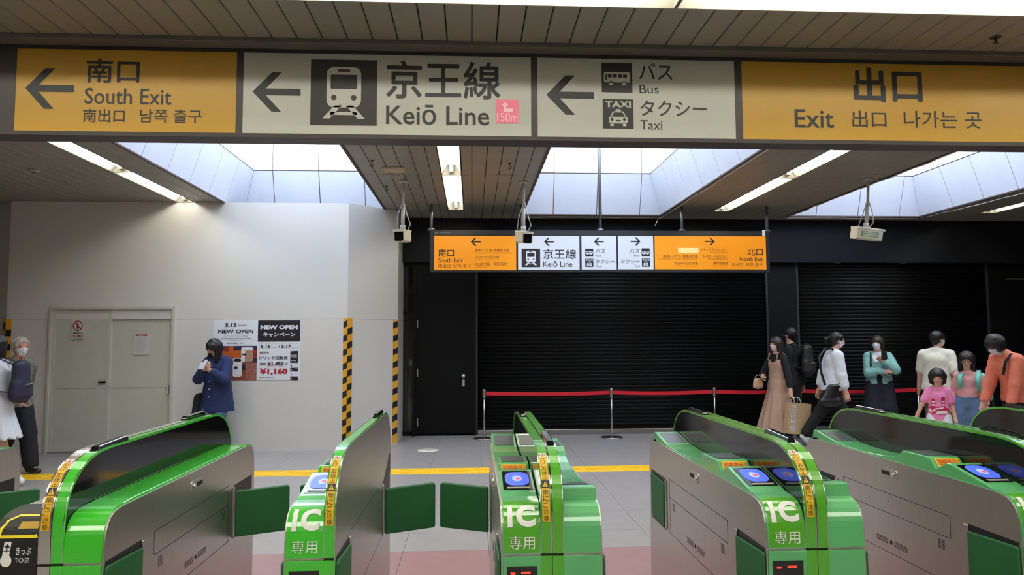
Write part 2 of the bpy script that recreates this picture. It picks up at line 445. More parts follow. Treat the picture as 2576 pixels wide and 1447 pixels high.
# ================================================================== fluorescent fittings
def lamp_along(x, y0, y1, label):
    t = thing('ceiling_light', label, 'ceiling light', (x, y0, ZC), group='recessed strip lights between the skylights')
    L = y1 - y0; w = LW - .004
    MB().prism_y([(-w, -.004), (-w + .006, -.004), (-.05, .10), (.05, .10), (w - .006, -.004), (w, -.004), (w, .004), (.056, .108), (-.056, .108), (-w, .004)], 0.006, L - .006).build('reflector', M_lampw, t)
    for e0, e1 in ((.002, .006), (L - .006, L - .002)): MB().prism_y([(-w, -.004), (w, -.004), (.056, .108), (-.056, .108)], e0, e1).build('end_plate', M_lampw, t)
    MB().tube([(0, .07, .060), (0, L - .07, .060)], .019, 12).build('tube', M_tube, t)
    for e0 in (.02, L - .07): MB().box(-.02, .02, e0, e0 + .05, .02, .10).build('lamp_holder', M_lampw, t)
for x, lab in zip(LANES, ('left of the left skylight', 'between the left and middle skylights', 'between the middle and right skylights', 'right of the right-hand skylight')):
    lamp_along(x, 4.9, 8.045, 'strip light %s, nearer fitting of its pair' % lab)
    lamp_along(x, 8.055, 9.79 if x < -3 else 10.25, 'strip light %s, fitting nearer the far wall' % lab)
def lamp_across(x0, x1, y0, y1, label, grp):
    t = thing('ceiling_light', label, 'ceiling light', (x0, y0, ZC), group=grp)
    L = x1 - x0; D = y1 - y0
    MB().prism([(0.002, -.004), (.012, -.004), (.07, .17), (D - .07, .17), (D - .012, -.004), (D - .002, -.004), (D - .002, .004), (D - .062, .18), (.062, .18), (.002, .004)], .004, L - .004).build('reflector', M_lampw, t)
    for e0 in (0, L - .006): MB().box(e0, e0 + .006, .002, D - .002, -.004, .18).build('end_plate', M_lampw, t)
    for yy in (.19, D - .16):
        MB().tube([(.06, yy, .125), (L - .06, yy, .125)], .019, 12).build('tube', M_tube, t)
        for e0 in (.01, L - .06): MB().box(e0, e0 + .05, yy - .02, yy + .02, .10, .17).build('lamp_holder', M_lampw, t)
nth = ['leftmost', 'second from the left', 'middle one', 'second from the right', 'rightmost']
for k in range(5):
    lamp_across(-6.2 + 2.45 * k, -6.2 + 2.45 * k + 2.44, *TROWS[0], 'wide crosswise strip light above the gates, %s of five' % nth[k], 'crosswise strip lights above the gates')
for (t0, t1), wd in zip(TROWS[1:], ('nearest to the gates', 'second from the gates', 'furthest from the gates')):
    lamp_across(-5.0, 4.8, t0, t1, 'long crosswise strip light over the concourse, row ' + wd, 'crosswise strip lights over the concourse')
fill = MB()
for r, (t0, t1) in enumerate(TROWS):
    xa = -6.2 if r == 0 else -5.0; xb = xa + 2.45 * (5 if r == 0 else 4)
    fill.box(X0, xa, t0, t1, ZC, ZC + .02); fill.box(xb, X1, t0, t1, ZC, ZC + .02)
fill.build('ceiling_panel', M_ceil, ceiling)
# ================================================================== back wall: shutters, door, glass
def shutter(xa, xb, label):
    t = thing('roller_shutter', label, 'shutter', ((xa + xb) / 2, 11.15, 0)); o = ORG[t]
    hw = (xb - xa) / 2 - 0.03; ph = 0.058; n = int(2.56 / ph)
    me = MB().prism([(-.002, .001), (-.009, .004), (-.010, .052), (-.006, .056), (.006, .0575), (.012, .05), (.012, .001)], -hw, hw, True).mesh('slat'); me.materials.append(M_blackm)
    for k in range(n): put('slat', me, M_blackm, t, (0, 0, 0.11 + k * ph))
    MB().box(-hw, hw, -.03, .02, .085, .112).build('bottom_bar', M_blackm, t)
    for s in (-1, 1): MB().box(min(s * hw, s * (hw + .035)), max(s * hw, s * (hw + .035)), -.035, .03, 0.0, 2.66).build('guide_rail', M_rail, t, bevel=.003)
    MB().box(-hw, hw, -.07, .03, 0.0, .08).build('sill', M_steel, t, bevel=.006)
M_rail = mat('guide_rail_grey', (70, 70, 72), 0.4, metal=0.5)
sx0 = at(1197, 900, 11.1).x; sx1 = at(1937, 900, 11.1).x
shutter(sx0, sx1, 'closed black roller shutter behind the middle of the red belt barrier')
shutter(pb, pc, 'closed black roller shutter on the right, behind the group with children')
# small bright slot right of the right-hand shutter
tag(MB().box(at(2531, 700, 11.1).x, at(2600, 700, 11.1).x, 11.09, 11.118, 2.40, 2.418).build('wall_rail', M_alu), 'thin bright metal rail on the dark wall at the far right', 'rail')
# black door
dx0 = at(1046, 900, 11.15).x; dx1 = sx0
d = struct(MB().box(dx0, dx1 - .03, 11.10, 11.16, 0.03, 2.62).build('door_1', M_black))
d['label'] = 'plain black steel door beside the roller shutter'
MB().prism_y([(dx0 - .05, 0), (dx0, 0), (dx0, 2.62), (dx1 - .03, 2.62), (dx1 - .03, 0), (dx1, 0), (dx1, 2.66), (dx0 - .05, 2.66)], 11.08, 11.30).build('door_frame', M_dark, d)
p = at(1166, 946, 11.1)
MB().lathe([(.0, 0), (.034, 0), (.034, .012), (.022, .02), (.03, .05), (.028, .062), (0, .064)], (0, 0, 0), 16).build('door_knob', M_alu, d)
kn = d.children[-1]; kn.location = (p.x, 11.10, p.z); kn.rotation_euler = (PI / 2, 0, 0)
MB().box(p.x - .018, p.x + .018, 11.088, 11.10, p.z - .16, p.z - .055).build('lock_plate', M_alu, d)
for y in (816, 938, 1063):
    q = at(1051, y, 11.1); MB().box(q.x - .012, q.x + .004, 11.085, 11.10, q.z - .06, q.z + .06).build('hinge', M_alu, d)
# glazed strip between hoarding and door
M_dglass = mat('dark_glass', (12, 14, 18), 0.06, spec=0.8)
g = struct(MB().box(-1.06, dx0 - .05, 11.17, 11.19, 0.06, 2.6).build('window_4', M_dglass))
M_skyrefl = mat('painted_reflection', (150, 170, 205), 0.6, emit=0.25)  # bluish reflection of the dark glass, put in as a faintly glowing sheet
struct(MB().box(-1.05, dx0 - .06, 11.196, 11.20, 1.62, 1.85).build('window_reflection', M_skyrefl, g))
MB().box(-1.06, dx0 - .05, 11.15, 11.20, 1.86, 1.90).box(-1.06, dx0 - .05, 11.15, 11.20, 0, .06).box(-1.06, dx0 - .05, 11.15, 11.20, 2.6, 2.66).build('window_frame', M_dark, g)
# downlights under the bulkhead
M_led = mat('downlight_lens', (255, 250, 240), 0.4, emit=25)
for x, w in ((2107, 'left'), (2272, 'right')):
    q = at(x, 657, 11.05)
    t = thing('downlight', 'small round downlight under the dark bulkhead, %s of the pair' % w, 'downlight', (q.x, 11.05, 2.66), group='bulkhead downlights')
    MB().lathe([(.05, -.004), (.05, .0), (.035, .0), (.035, -.006)], (0, 0, 0), 16).build('ring', M_alu, t)
    MB().lathe([(.0, -.005), (.033, -.005), (.033, -.002), (0, -.002)], (0, 0, 0), 16).build('lens', M_led, t)

# ================================================================== white construction hoarding
M_paper = mat('poster_paper', (226, 228, 236), 0.35, var=0.01); M_ink = mat('ink_dark', (34, 30, 40), 0.5); M_red = mat('ink_red', (178, 30, 48), 0.5)
M_grey = mat('ink_grey', (120, 118, 125), 0.6); M_ltgrey = mat('ink_light_grey', (186, 184, 190), 0.6)
YH = 9.8
hoard = thing('construction_hoarding', 'white temporary construction wall with double doors, left of the black door', 'hoarding', (-3.9, YH, 0))
plan = [(-9.2, 10.07), (-6.46, 10.07), (-6.13, YH), (-1.68, YH), (-1.06, 10.36), (-1.06, 11.3)]
ZS = 1.757
DX0 = at(120, 950, YH).x; DX1 = at(436, 950, YH).x; DZ = at(270, 772, YH).z
for i, ((xa, ya), (xb, yb)) in enumerate(zip(plan, plan[1:])):
    d = Vector((xb - xa, yb - ya, 0)); n = Vector((d.y, -d.x, 0)).normalized() * -0.04
    def slab(p, q, z0, z1):
        vs = [(p[0], p[1], z0), (q[0], q[1], z0), (q[0] + n.x, q[1] + n.y, z0), (p[0] + n.x, p[1] + n.y, z0)]
        vs += [(v[0], v[1], z1) for v in vs]
        MB().add(vs, [(0, 3, 2, 1), (4, 5, 6, 7), (0, 1, 5, 4), (1, 2, 6, 5), (2, 3, 7, 6), (3, 0, 4, 7)]).build('wall_panel', M_white, hoard, w=True)
    L = d.length; N = max(1, round(L / 0.91))
    for k in range(N):
        p = (xa + d.x * k / N, ya + d.y * k / N); q = (xa + d.x * (k + 1) / N, ya + d.y * (k + 1) / N)
        slab(p, q, ZS + .0015, ZC - .003)
    if i == 2:
        for a, b in ((xa, DX0), (DX1, xb)): 
            M_ = max(1, round((b - a) / .91))
            for k in range(M_): slab((a + (b - a) * k / M_, ya), (a + (b - a) * (k + 1) / M_, ya), 0.0, ZS - .0015)
        slab((DX0, ya), (DX1, ya), DZ, ZS - .0015) if DZ < ZS - .01 else None
    else:
        for k in range(N):
            p = (xa + d.x * k / N, ya + d.y * k / N); q = (xa + d.x * (k + 1) / N, ya + d.y * (k + 1) / N)
            slab(p, q, 0.0, ZS - .0015)
# sliding double door of the hoarding
zt = DZ
MB().prism_y([(DX0, 0), (DX0 + .03, 0), (DX0 + .03, zt - .035), (DX1 - .03, zt - .035), (DX1 - .03, 0), (DX1, 0), (DX1, zt), (DX0, zt)], YH - .03, YH + .05).build('door_frame', M_whitedoor, hoard, w=True)
xm = at(271, 950, YH).x
for (a, b, yo) in ((DX0 + .03, xm + .02, -.002), (xm - .02, DX1 - .03, .022)):
    lf = MB().box(a, b, YH + yo + .006, YH + yo + .03, .03, zt - .04).build('door_leaf', M_whitedoor, hoard, w=True)
    zr = at(300, 970, YH).z; st = .045
    for u0, u1, v0, v1, nm in ((a, a + st, .03, zt - .04, 'stile'), (b - st, b, .03, zt - .04, 'stile'), (a + st, b - st, .03, .09, 'rail'), (a + st, b - st, zt - .09, zt - .04, 'rail'), (a + st, b - st, zr - .03, zr + .03, 'rail')):
        MB().box(u0, u1, YH + yo, YH + yo + .0062, v0, v1).build(nm, M_whitedoor, lf, w=True)
MB().box(DX0 + .03, DX1 - .03, YH - .01, YH + .05, 0, .028).build('door_track', M_alu, hoard, w=True)
h = at(258, 962, YH); MB().box(h.x - .045, h.x + .045, YH - .03, YH - .004, h.z - .012, h.z + .012).build('door_handle', M_dark, hoard, w=True, bevel=.004)
for x, y in ((273, 982), (422, 980)):
    h = at(x, y, YH); MB().box(h.x - .012, h.x + .012, YH - .012, YH + .02, h.z - .055, h.z + .055).build('finger_pull', M_ltgrey, hoard, w=True)
# hazard tape on the corners
M_ty = mat('hazard_yellow', (232, 168, 40), 0.5); M_tb = mat('hazard_black', (28, 26, 26), 0.5)
def hazard(c, dl, dr, z1, wl, wr, kind):
    """c corner, dl / dr unit plan directions to the left and right of it"""
    y = MB(); k_ = MB(); e = 0.003
    nl = Vector((-dl.y, dl.x)); nr = Vector((dr.y, -dr.x))
    if nl.y > 0: nl.negate()
    if nr.y > 0 and abs(nr.x) < .9: nr.negate()
    for dvec, nv, w in ((dl, nl, wl), (dr, nr, wr)):
        if w <= 0: continue
        P = lambda s, z, o: (c[0] + dvec.x * s + nv.x * o, c[1] + dvec.y * s + nv.y * o, z)
        y.add([P(0, .02, e), P(w, .02, e), P(w, z1, e), P(0, z1, e), P(0, .02, 0), P(w, .02, 0), P(w, z1, 0), P(0, z1, 0)], [(0, 1, 2, 3), (4, 7, 6, 5), (0, 4, 5, 1), (1, 5, 6, 2), (2, 6, 7, 3), (3, 7, 4, 0)])
        per = .188; z = .03; first = dvec is dl; s0 = 0.09 if first else 0.0
        z = .03 + s0
        while z < z1 - .06:
            if kind == 'check':
                k_.poly([P(0, z, e + .0008), P(w, z, e + .0008), P(w, z + .09, e + .0008), P(0, z + .09, e + .0008)])
            else:
                a, b = (0, .03) if not first else (.03, 0)
                k_.poly([P(0, z + a, e + .0008), P(w, z + b, e + .0008), P(w, z + b + .085, e + .0008), P(0, z + a + .085, e + .0008)])
            z += per
    o = y.build('hazard_tape', M_ty, hoard, w=True); o['label'] = 'yellow and black hazard tape'
    k_.build('black_stripe', M_tb, o, w=True)
Lf = Vector((-1, 0)); Dg = Vector((.62, .56)).normalized()
hazard(plan[3], Lf, Dg, at(870, 800, YH).z, .055, .075, 'diag')
hazard(plan[4], -Dg, Vector((0, 1)), at(995, 806, 10.36).z, .085, .0, 'diag')
hazard(plan[2], Vector((-.33, .27)).normalized(), Vector((1, 0)), at(40, 803, YH).z, .09, .07, 'check')

# ================================================================== notices and posters on the hoarding
YL = YH - .004
pt = at(196, 828, YL)
no = thing('warning_notice', 'white no-entry notice with red prohibition circle on the left door leaf', 'notice', (pt.x, YL, pt.z))
def sheet(parent, x0, y0, x1, y1, Y, m, name='sheet', th=.004):
    p = at(x0, y1, Y); q = at(x1, y0, Y)
    return MB().box(p.x, q.x, Y - th, Y, p.z, q.z).build(name, m, parent, w=True)
M_notice = mat('notice_paper', (206, 202, 196), 0.5)
s = sheet(no, 179, 803, 214, 855, YL, M_notice)
fn = flat(183, 807, 209, 833, YL, .0055)
shape([disc(.5, .5, .5, .5, 24)], fn, M_red, s, 'prohibition_ring'); shape([disc(.5, .5, .40, .40, 24)], fn, M_notice, s, 'prohibition_ring', .0004)
shape([disc(.5, .72, .08), [(.40, .62), (.60, .62), (.56, .18), (.44, .18)]], fn, M_ink, s, 'pictogram', .0008)
shape([[(.13, .82), (.20, .88), (.87, .20), (.80, .13)]], fn, M_red, s, 'prohibition_ring', .0012)
text('関係者以外', flat(185, 836, 209, 841, YL, .006), M_ink, s, .02); text('立入禁止', flat(183, 842.5, 211, 849, YL, .006), M_red, s, .02)
bars(flat(185, 851, 210, 853.5, YL, .006), 12, M_grey, s)
YR = YH + .02
pt = at(355, 866, YR)
no = thing('paper_notice', 'small white paper notice with red heading on the right door leaf', 'notice', (pt.x, YR, pt.z))
s = sheet(no, 335, 839, 377, 893, YR, M_notice)
bars(flat(339, 841, 373, 846, YR, .006), 8, M_red, s)
for k in range(8):
    bars(flat(341, 850 + 4.6 * k, 371 - (k * 5 % 9), 852.6 + 4.6 * k, YR, .006), 12, M_ltgrey, s, k)
# ---- café poster
Z8 = lambda x, y: (520 + x / 8.038, 790 + y / 8.038)
def fb(x0, y0, x1, y1, off=.007):
    a = Z8(x0, y0); b = Z8(x1, y1); return flat(a[0], a[1], b[0], b[1], YH, off + .0015)
pc_ = at(645, 880, YH)
po = thing('cafe_poster', 'wide white coffee shop poster with cup photo and red price, behind the girl', 'poster', (pc_.x, YH, pc_.z))
a = Z8(112, 122); b = Z8(1905, 1342)
s = sheet(po, a[0], a[1], b[0], b[1], YH - .001, M_paper)
M_pblack = mat('poster_black', (40, 34, 40), 0.4)
blk = shape([[(0, 0), (1, 0), (1, 1), (0, 1)]], fb(1035, 130, 1895, 562, .0048), M_pblack, s, 'print_block')
text('5.15', fb(378, 185, 605, 265), M_ink, s, .03); text('(mon)', fb(628, 207, 808, 258), M_ink, s, 0)
def slab_serif(x0, y0, x1, y1, m, bold, word='NEW OPEN'):
    text(word, fb(x0, y0, x1, y1), m, s, bold)
slab_serif(236, 312, 945, 392, M_ink, .025)
text('ベックスコーヒーショップ 橋本店', fb(345, 435, 835, 462), M_grey, s, .0)
bars(fb(280, 490, 915, 512), 34, M_grey, s, 3); bars(fb(455, 529, 715, 546), 14, M_ltgrey, s, 4)
text('座席100席 喫煙ルームあり', fb(405, 578, 765, 604), M_ink, s, .02)
slab_serif(1090, 225, 1845, 312, M_paper, .05)
text('キャンペーン', fb(1142, 370, 1795, 465), M_paper, s, .035)
shape([[(0, 0), (1, 0), (1, .04), (0, .04)], [(0, .96), (1, .96), (1, 1), (0, 1)], [(0, 0), (.005, 0), (.005, 1), (0, 1)], [(.995, 0), (1, 0), (1, 1), (.995, 1)]], fb(1072, 600, 1858, 708, .005), M_ltgrey, s, 'date_box')
text('5.15', fb(1097, 630, 1290, 690), M_ink, s, .035); text('(mon)', fb(1308, 655, 1450, 688), M_grey, s); text('5.17', fb(1515, 625, 1708, 690), M_ink, s, .035); text('(wed)', fb(1712, 655, 1838, 688), M_grey, s)
shape([[(0, 0), (1, .5), (0, 1)]], fb(1465, 630, 1492, 684), M_ink, s, 'pointer')
text('期間中', fb(1072, 760, 1258, 812), M_ink, s, .01); text('ドリンク回数券', fb(1072, 855, 1645, 925), M_ink, s, .015)
text('通常', fb(1072, 985, 1198, 1038), M_ink, s, .01); text('¥1,450', fb(1222, 970, 1562, 1050), M_ink, s, .045); text('が', fb(1585, 980, 1642, 1036), M_ink, s, .01)
MB().poly([fb(1222, 1000, 1562, 1062, .008)(u, v) for u, v in ((0, .05), (.5, .5), (1, .1), (1, .0), (.5, .36), (0, -.06))]).build('strike_line', M_red, s, w=True)
text('¥1,160', fb(1070, 1098, 1640, 1240), M_red, s, .05)
text("BECK'S COFFEE SHOP", fb(1065, 1278, 1362, 1296), M_ink, s, .02)
shape([[(0, 0), (1, 0), (1, 1), (0, 1)]], fb(1690, 750, 1852, 990, .005), M_pblack, s, 'ticket_print')
text('DRINK', fb(1712, 825, 1832, 848), M_paper, s, .02); text('TICKET', fb(1712, 860, 1832, 880), M_paper, s, .02); text('¥1,450', fb(1712, 935, 1810, 958), M_paper, s, .02); text('BECKS', fb(1705, 762, 1748, 776), M_paper, s, .02)
for k, (y0, y1) in enumerate(((1000, 1075), (1088, 1165), (1175, 1250), (1262, 1338))):
    if k % 2: shape([[(0, 0), (1, 0), (1, 1), (0, 1)]], fb(1690, y0, 1848, y1, .005), M_pblack, s, 'ticket_print')
    text(str(k + 1), fb(1705, y0 + 32, 1728, y1 - 8), M_paper if k % 2 else M_ink, s, .02 if k % 2 else 0)
    shape([[(0, 0), (1, 0), (1, 1), (0, 1)]], fb(1795, y0 + 10, 1835, y0 + 18, .0065), M_ltgrey, s, 'ticket_print')
# printed photograph: cups on a wooden table
pc = {n: mat('print_' + n, c, 0.4, var=v, scale=30) for n, c, v in (('navy', (44, 44, 72), .1), ('orange', (196, 96, 40), .15), ('brick', (150, 52, 34), .15), ('table', (140, 74, 44), .2), ('latte', (176, 140, 118), .08), ('cream', (226, 222, 224), .03), ('coffee', (52, 46, 48), .1), ('tea', (152, 96, 86), .25), ('blue', (150, 164, 190), .1))}
R = lambda x0, y0, x1, y1, m, off, nm='photo_print': shape([[(0, 0), (1, 0), (1, 1), (0, 1)]], fb(x0, y0, x1, y1, off), pc[m], s, nm)
R(112, 645, 1022, 1340, 'table', .0048); R(112, 645, 1022, 830, 'navy', .0052); R(112, 740, 1022, 890, 'orange', .0056); R(360, 655, 545, 760, 'brick', .0060); R(455, 655, 545, 840, 'orange', .0062)
R(850, 730, 1020, 880, 'brick', .0060); R(700, 890, 1020, 985, 'navy', .0058); R(785, 985, 1015, 1340, 'tea', .0060); R(540, 890, 700, 985, 'brick', .0059)
def cup(x0, y0, x1, y1, side, top, nm):
    shape([[(0.02, .9), (.05, .06), (.25, 0), (.75, 0), (.95, .06), (1, .9)]], fb(x0, y0, x1, y1, .0066), pc[side], s, nm)
    shape([disc(.5, .88, .51, .13)], fb(x0, y0, x1, y1, .0070), pc['cream'], s, nm)
    shape([disc(.5, .87, .42, .09)], fb(x0, y0, x1, y1, .0074), pc[top], s, nm)
cup(695, 665, 950, 975, 'latte', 'cream', 'printed_cup')
shape([[(0, .9), (.04, .0), (.3, 0), (.33, .9)]], fb(695, 690, 950, 975, .0076), pc['cream'], s, 'printed_cup')
cup(520, 885, 725, 1275, 'cream', 'coffee', 'printed_cup')
shape([[(0, 0), (1, 0), (1, 1), (0, 1)]], fb(725, 800, 810, 840, .0080), pc['coffee'], s, 'cup_mark'); shape([[(0, 0), (1, 0), (1, 1), (0, 1)]], fb(560, 1062, 628, 1110, .0080), pc['coffee'], s, 'cup_mark')
R(715, 1010, 785, 1140, 'coffee', .0064)
# blue poster at the left edge
M_blue = mat('poster_blue', (60, 150, 190), 0.4, var=.15, scale=12)
tag(MB().box(-7.25, at(10, 860, 10.07).x, 10.050, 10.060, at(5, 915, 10.07).z, at(5, 813, 10.07).z).build('blue_poster', M_blue), 'blue poster on the white wall at the left edge of the picture', 'poster')

# ================================================================== stanchions with red belts
M_belt = mat('belt_red', (214, 24, 44), 0.55, var=.05)
sp = [(1218, 10.72), (1538, 10.70), (1797, 10.70), (2003, 10.70), (2310, 10.70)]
pos = [(at(x, 1000, y).x, y) for x, y in sp]
wh = ['at the left end of the barrier, beside the black door', 'second from the left', 'in the middle of the barrier', 'behind the woman in the beige dress', 'at the right, behind the little girl']
for k, (x, y) in enumerate(pos):
    t = thing('belt_stanchion', 'short steel belt post ' + wh[k], 'barrier post', (x, y, 0), group='red belt barrier posts')
    MB().lathe([(.0, 0), (.16, 0), (.165, .006), (.15, .016), (.03, .026), (.0, .026)], (0, 0, 0), 28).build('base', M_steel, t)
    MB().tube([(0, 0, .02), (0, 0, .63)], .015, 14).build('post', M_steel, t)
    MB().lathe([(.0, .60), (.026, .60), (.028, .61), (.028, .715), (.022, .73), (0, .732)], (0, 0, 0), 18).build('head', M_steel, t)
    if k < len(pos) - 1:
        nx, ny = pos[k + 1]; n = 10; b = MB(); sag = .018
        top = []; bot = []
        for q in range(n + 1):
            f = q / n; dz = -sag * 4 * f * (1 - f)
            px = .028 + (nx - x - .056) * f; py = (ny - y) * f
            top.append((px, py, .695 + dz)); bot.append((px, py, .640 + dz))
        for off in (-.0015, .0015):
            vs = [(a, c + off, d) for a, c, d in top] + [(a, c + off, d) for a, c, d in bot]
            b.add(vs, [(q, q + 1, n + 2 + q, n + 1 + q) for q in range(n)])
        b.build('belt', M_belt, t, weld=False)
# round floor sticker
M_stk = mat('floor_sticker_white', (232, 226, 216), 0.5); M_sto = mat('floor_sticker_orange', (224, 130, 70), 0.5)
q = at_z(1077, 1133, 0)
t = thing('floor_sticker', 'round white floor sticker with an orange arrow, before the black door', 'floor sticker', (q.x, q.y, 0))
MB().lathe([(0, 0.0006), (.145, .0006), (.145, .0018), (0, .002)], (0, 0, 0), 32).build('sticker_disc', M_stk, t)
MB().poly([(-.12 + .22 * (1 - u) , (v - .5) * .10, .003) for u, v in ARROW]).build('arrow', M_sto, t)
# ================================================================== hanging direction sign above the gates
YS = 4.47
M_sframe = mat('sign_frame_brown', (52, 45, 44), 0.45, var=.05)
M_sy = mat('sign_yellow', (180, 136, 34), 0.42, var=.02); M_sw = mat('sign_white', (174, 174, 165), 0.42, var=.02); M_sk = mat('sign_black', (34, 32, 32), 0.5)
M_pinkst = mat('sticker_pink', (236, 120, 146), 0.5); M_pinkl = mat('sticker_pink_light', (246, 190, 200), 0.5)
q0 = at(-60, 240, YS); q1 = at(2900, 250, YS)
zb = at(1300, 353, YS).z; zt_ = ZC - .030
sign = thing('hanging_sign', 'long yellow and white direction sign hanging over the ticket gates', 'sign', ((q0.x + q1.x) / 2, YS, zb))
MB().box(q0.x, q1.x, YS + .012, YS + .16, zb, zt_).build('frame', M_sframe, sign, w=True, bevel=.004)
MB().box(q0.x, q1.x, YS, YS + .012, zb, zb + .026).build('bottom_rail', M_sframe, sign, w=True)
MB().box(q0.x, q1.x, YS, YS + .012, zt_ - .022, zt_).build('top_rail', M_sframe, sign, w=True)
pz0 = zb + .026; pz1 = zt_ - .022
edges = [(38, 594), (611, 1336), (1352, 1849), (1867, 2890)]
pm = [M_sy, M_sw, M_sw, M_sy]
panels = []
for (a, b), m in zip(edges, pm):
    xa = at(a, 240, YS).x; xb = at(b, 240, YS).x
    panels.append(MB().box(xa, xb, YS + .002, YS + .012, pz0, pz1).build('panel', m, sign, w=True))
for a, b in ((-60, 38), (594, 611), (1336, 1352), (1849, 1867)):
    MB().box(at(a, 240, YS).x, at(b, 240, YS).x, YS, YS + .012, pz0, pz1).build('mullion', M_sframe, sign, w=True)
B = lambda x0, y0, x1, y1, o=-.0005: flat(x0, y0, x1, y1, YS, o)
p = panels[0]
arrow(B(61, 172, 188, 273), M_sk, p)
text('南口', B(216, 149, 352, 208), M_sk, p, .016); text('South Exit', B(212, 224, 432, 261), M_sk, p, .008)
text('南出口', B(208, 275, 314, 307), M_sk, p, .006); text('남쪽 출구', B(351, 276, 508, 308), M_sk, p, .004)
p = panels[1]
arrow(B(634, 183, 757, 280), M_sk, p); train_icon(B(780, 152, 949, 314), M_sk, M_sw, p)
text('京王線', B(971, 156, 1259, 247), M_sk, p, .014); text('Keiō Line', B(971, 266, 1231, 313), M_sk, p, .012)
st = MB().poly([B(1247, 251, 1305, 310, .0000)(u, v) for u, v in ((0, 0), (1, 0), (1, 1), (0, 1))]).build('sticker', M_pinkst, p, w=True)
MB().poly([B(1262, 256, 1290, 282, .001)(u, v) for u, v in ((.0, .6), (.3, 1), (.6, .6), (.4, .6), (.4, .35), (1, .35), (1, .0), (.2, .0), (.2, .6))]).build('sticker_print', M_pinkl, p, w=True)
text('150m', B(1250, 285, 1302, 306, .001), M_pinkl, p, 0)
p = panels[2]
arrow(B(1375, 191, 1494, 288), M_sk, p); bus_icon(B(1514, 159, 1590, 232), M_sk, M_sw, p); taxi_icon(B(1517, 250, 1593, 323), M_sk, M_sw, p)
text('バス', B(1608, 160, 1691, 200), M_sk, p, .008); text('Bus', B(1609, 214, 1657, 235), M_sk, p, .004)
text('タクシー', B(1611, 254, 1778, 291), M_sk, p, .008); text('Taxi', B(1611, 303, 1666, 326), M_sk, p, .004)
p = panels[3]
text('出口', B(2149, 172, 2318, 256), M_sk, p, .022); text('Exit', B(2000, 276, 2097, 321), M_sk, p, .012)
text('出口', B(2145, 279, 2229, 320), M_sk, p, .004); text('나가는 곳', B(2275, 281, 2468, 321), M_sk, p, .003)

# ================================================================== lit sign hanging before the shutters
YF = 9.8
def lit(name, rgb, e): return mat(name, rgb, 0.4, emit=e)
M_ly = lit('lit_yellow', (232, 146, 16), 0.28); M_lw = lit('lit_white', (200, 206, 216), 0.25); M_lk = mat('lit_black', (40, 38, 44), 0.5)
M_lcream = lit('lit_cream', (228, 206, 140), .3); M_lgreyy = mat('lit_ink_brown', (120, 84, 24), 0.5); M_lgrey = mat('lit_ink_grey', (110, 112, 120), .5)
M_fframe = mat('sign_frame_dark', (52, 50, 54), 0.4, metal=.2)
z6 = lambda x, y: (1060 + x / 2.8622, 500 + y / 2.8622)
def G(x0, y0, x1, y1, o=.002):
    a = z6(x0, y0); b = z6(x1, y1); return flat(a[0], a[1], b[0], b[1], YF, o)
c0 = at(*z6(60, 530), YF); c1 = at(*z6(2505, 235), YF)
fs = thing('lit_sign', 'backlit yellow and white direction sign hanging in front of the black shutters', 'sign', ((c0.x + c1.x) / 2, YF, c0.z))
MB().box(c0.x, c1.x, YF + .004, YF + .13, c0.z, c1.z).build('frame', M_fframe, fs, w=True, bevel=.006)
MB().prism_y([(c0.x, at(1500, 593, YF).z), (c1.x, at(1500, 593, YF).z), (c1.x, c1.z), (c0.x, c1.z)], YF - .002, YF + .004).build('top_band', M_fframe, fs, w=True)
def fpanel(x0, y0, x1, y1, m):
    a = at(*z6(x0, y1), YF); b = at(*z6(x1, y0), YF)
    return MB().box(a.x, b.x, YF, YF + .01, a.z, b.z).build('panel', m, fs, w=True)
p = fpanel(92, 268, 682, 514, M_ly)
arrow(G(355, 280, 428, 340), M_lk, p); text('南口', G(122, 362, 235, 418), M_lk, p, .008); text('South Exit', G(122, 428, 297, 460), M_lk, p, .005)
text('南出口', G(122, 470, 208, 497), M_lk, p); text('남쪽 출구', G(232, 470, 357, 497), M_lgreyy, p)
text('橋本1･2丁目･西橋本方面', G(385, 360, 632, 382), M_lk, p); text('for Hashimoto 1-2-chome, Nishi-Hashimoto', G(385, 386, 655, 396), M_lgreyy, p)
text('小山1〜4丁目方面', G(385, 410, 560, 432), M_lk, p); text('for Oyama 1-4-chome', G(385, 436, 525, 446), M_lgreyy, p)
text('大山町方面', G(385, 460, 492, 483), M_lk, p); text('緑区役所', G(520, 459, 620, 482), M_lk, p); text('for Oyamacho', G(385, 488, 470, 497), M_lgreyy, p)
p = fpanel(697, 268, 1137, 511, M_lw)
arrow(G(883, 280, 953, 340), M_lk, p); train_icon(G(722, 360, 855, 493), M_lk, M_lw, p)
text('京王線', G(877, 362, 1115, 435), M_lk, p, .008); text('Keiō Line', G(877, 450, 1087, 491), M_lk, p, .005)
p = fpanel(1155, 268, 1403, 510, M_lw)
arrow(G(1243, 280, 1313, 338), M_lk, p); bus_icon(G(1180, 360, 1237, 417), M_lk, M_lw, p); taxi_icon(G(1180, 433, 1238, 491), M_lk, M_lw, p)
text('バス', G(1255, 360, 1322, 392), M_lk, p); text('Bus', G(1255, 402, 1293, 418), M_lgrey, p); text('タクシー', G(1255, 437, 1390, 466), M_lk, p); text('Taxi', G(1255, 477, 1297, 494), M_lgrey, p)
p = fpanel(1418, 268, 1668, 508, M_lw)
arrow(G(1507, 278, 1577, 338), M_lk, p, True); bus_icon(G(1586, 358, 1643, 416), M_lk, M_lw, p, True); taxi_icon(G(1588, 432, 1645, 490), M_lk, M_lw, p)
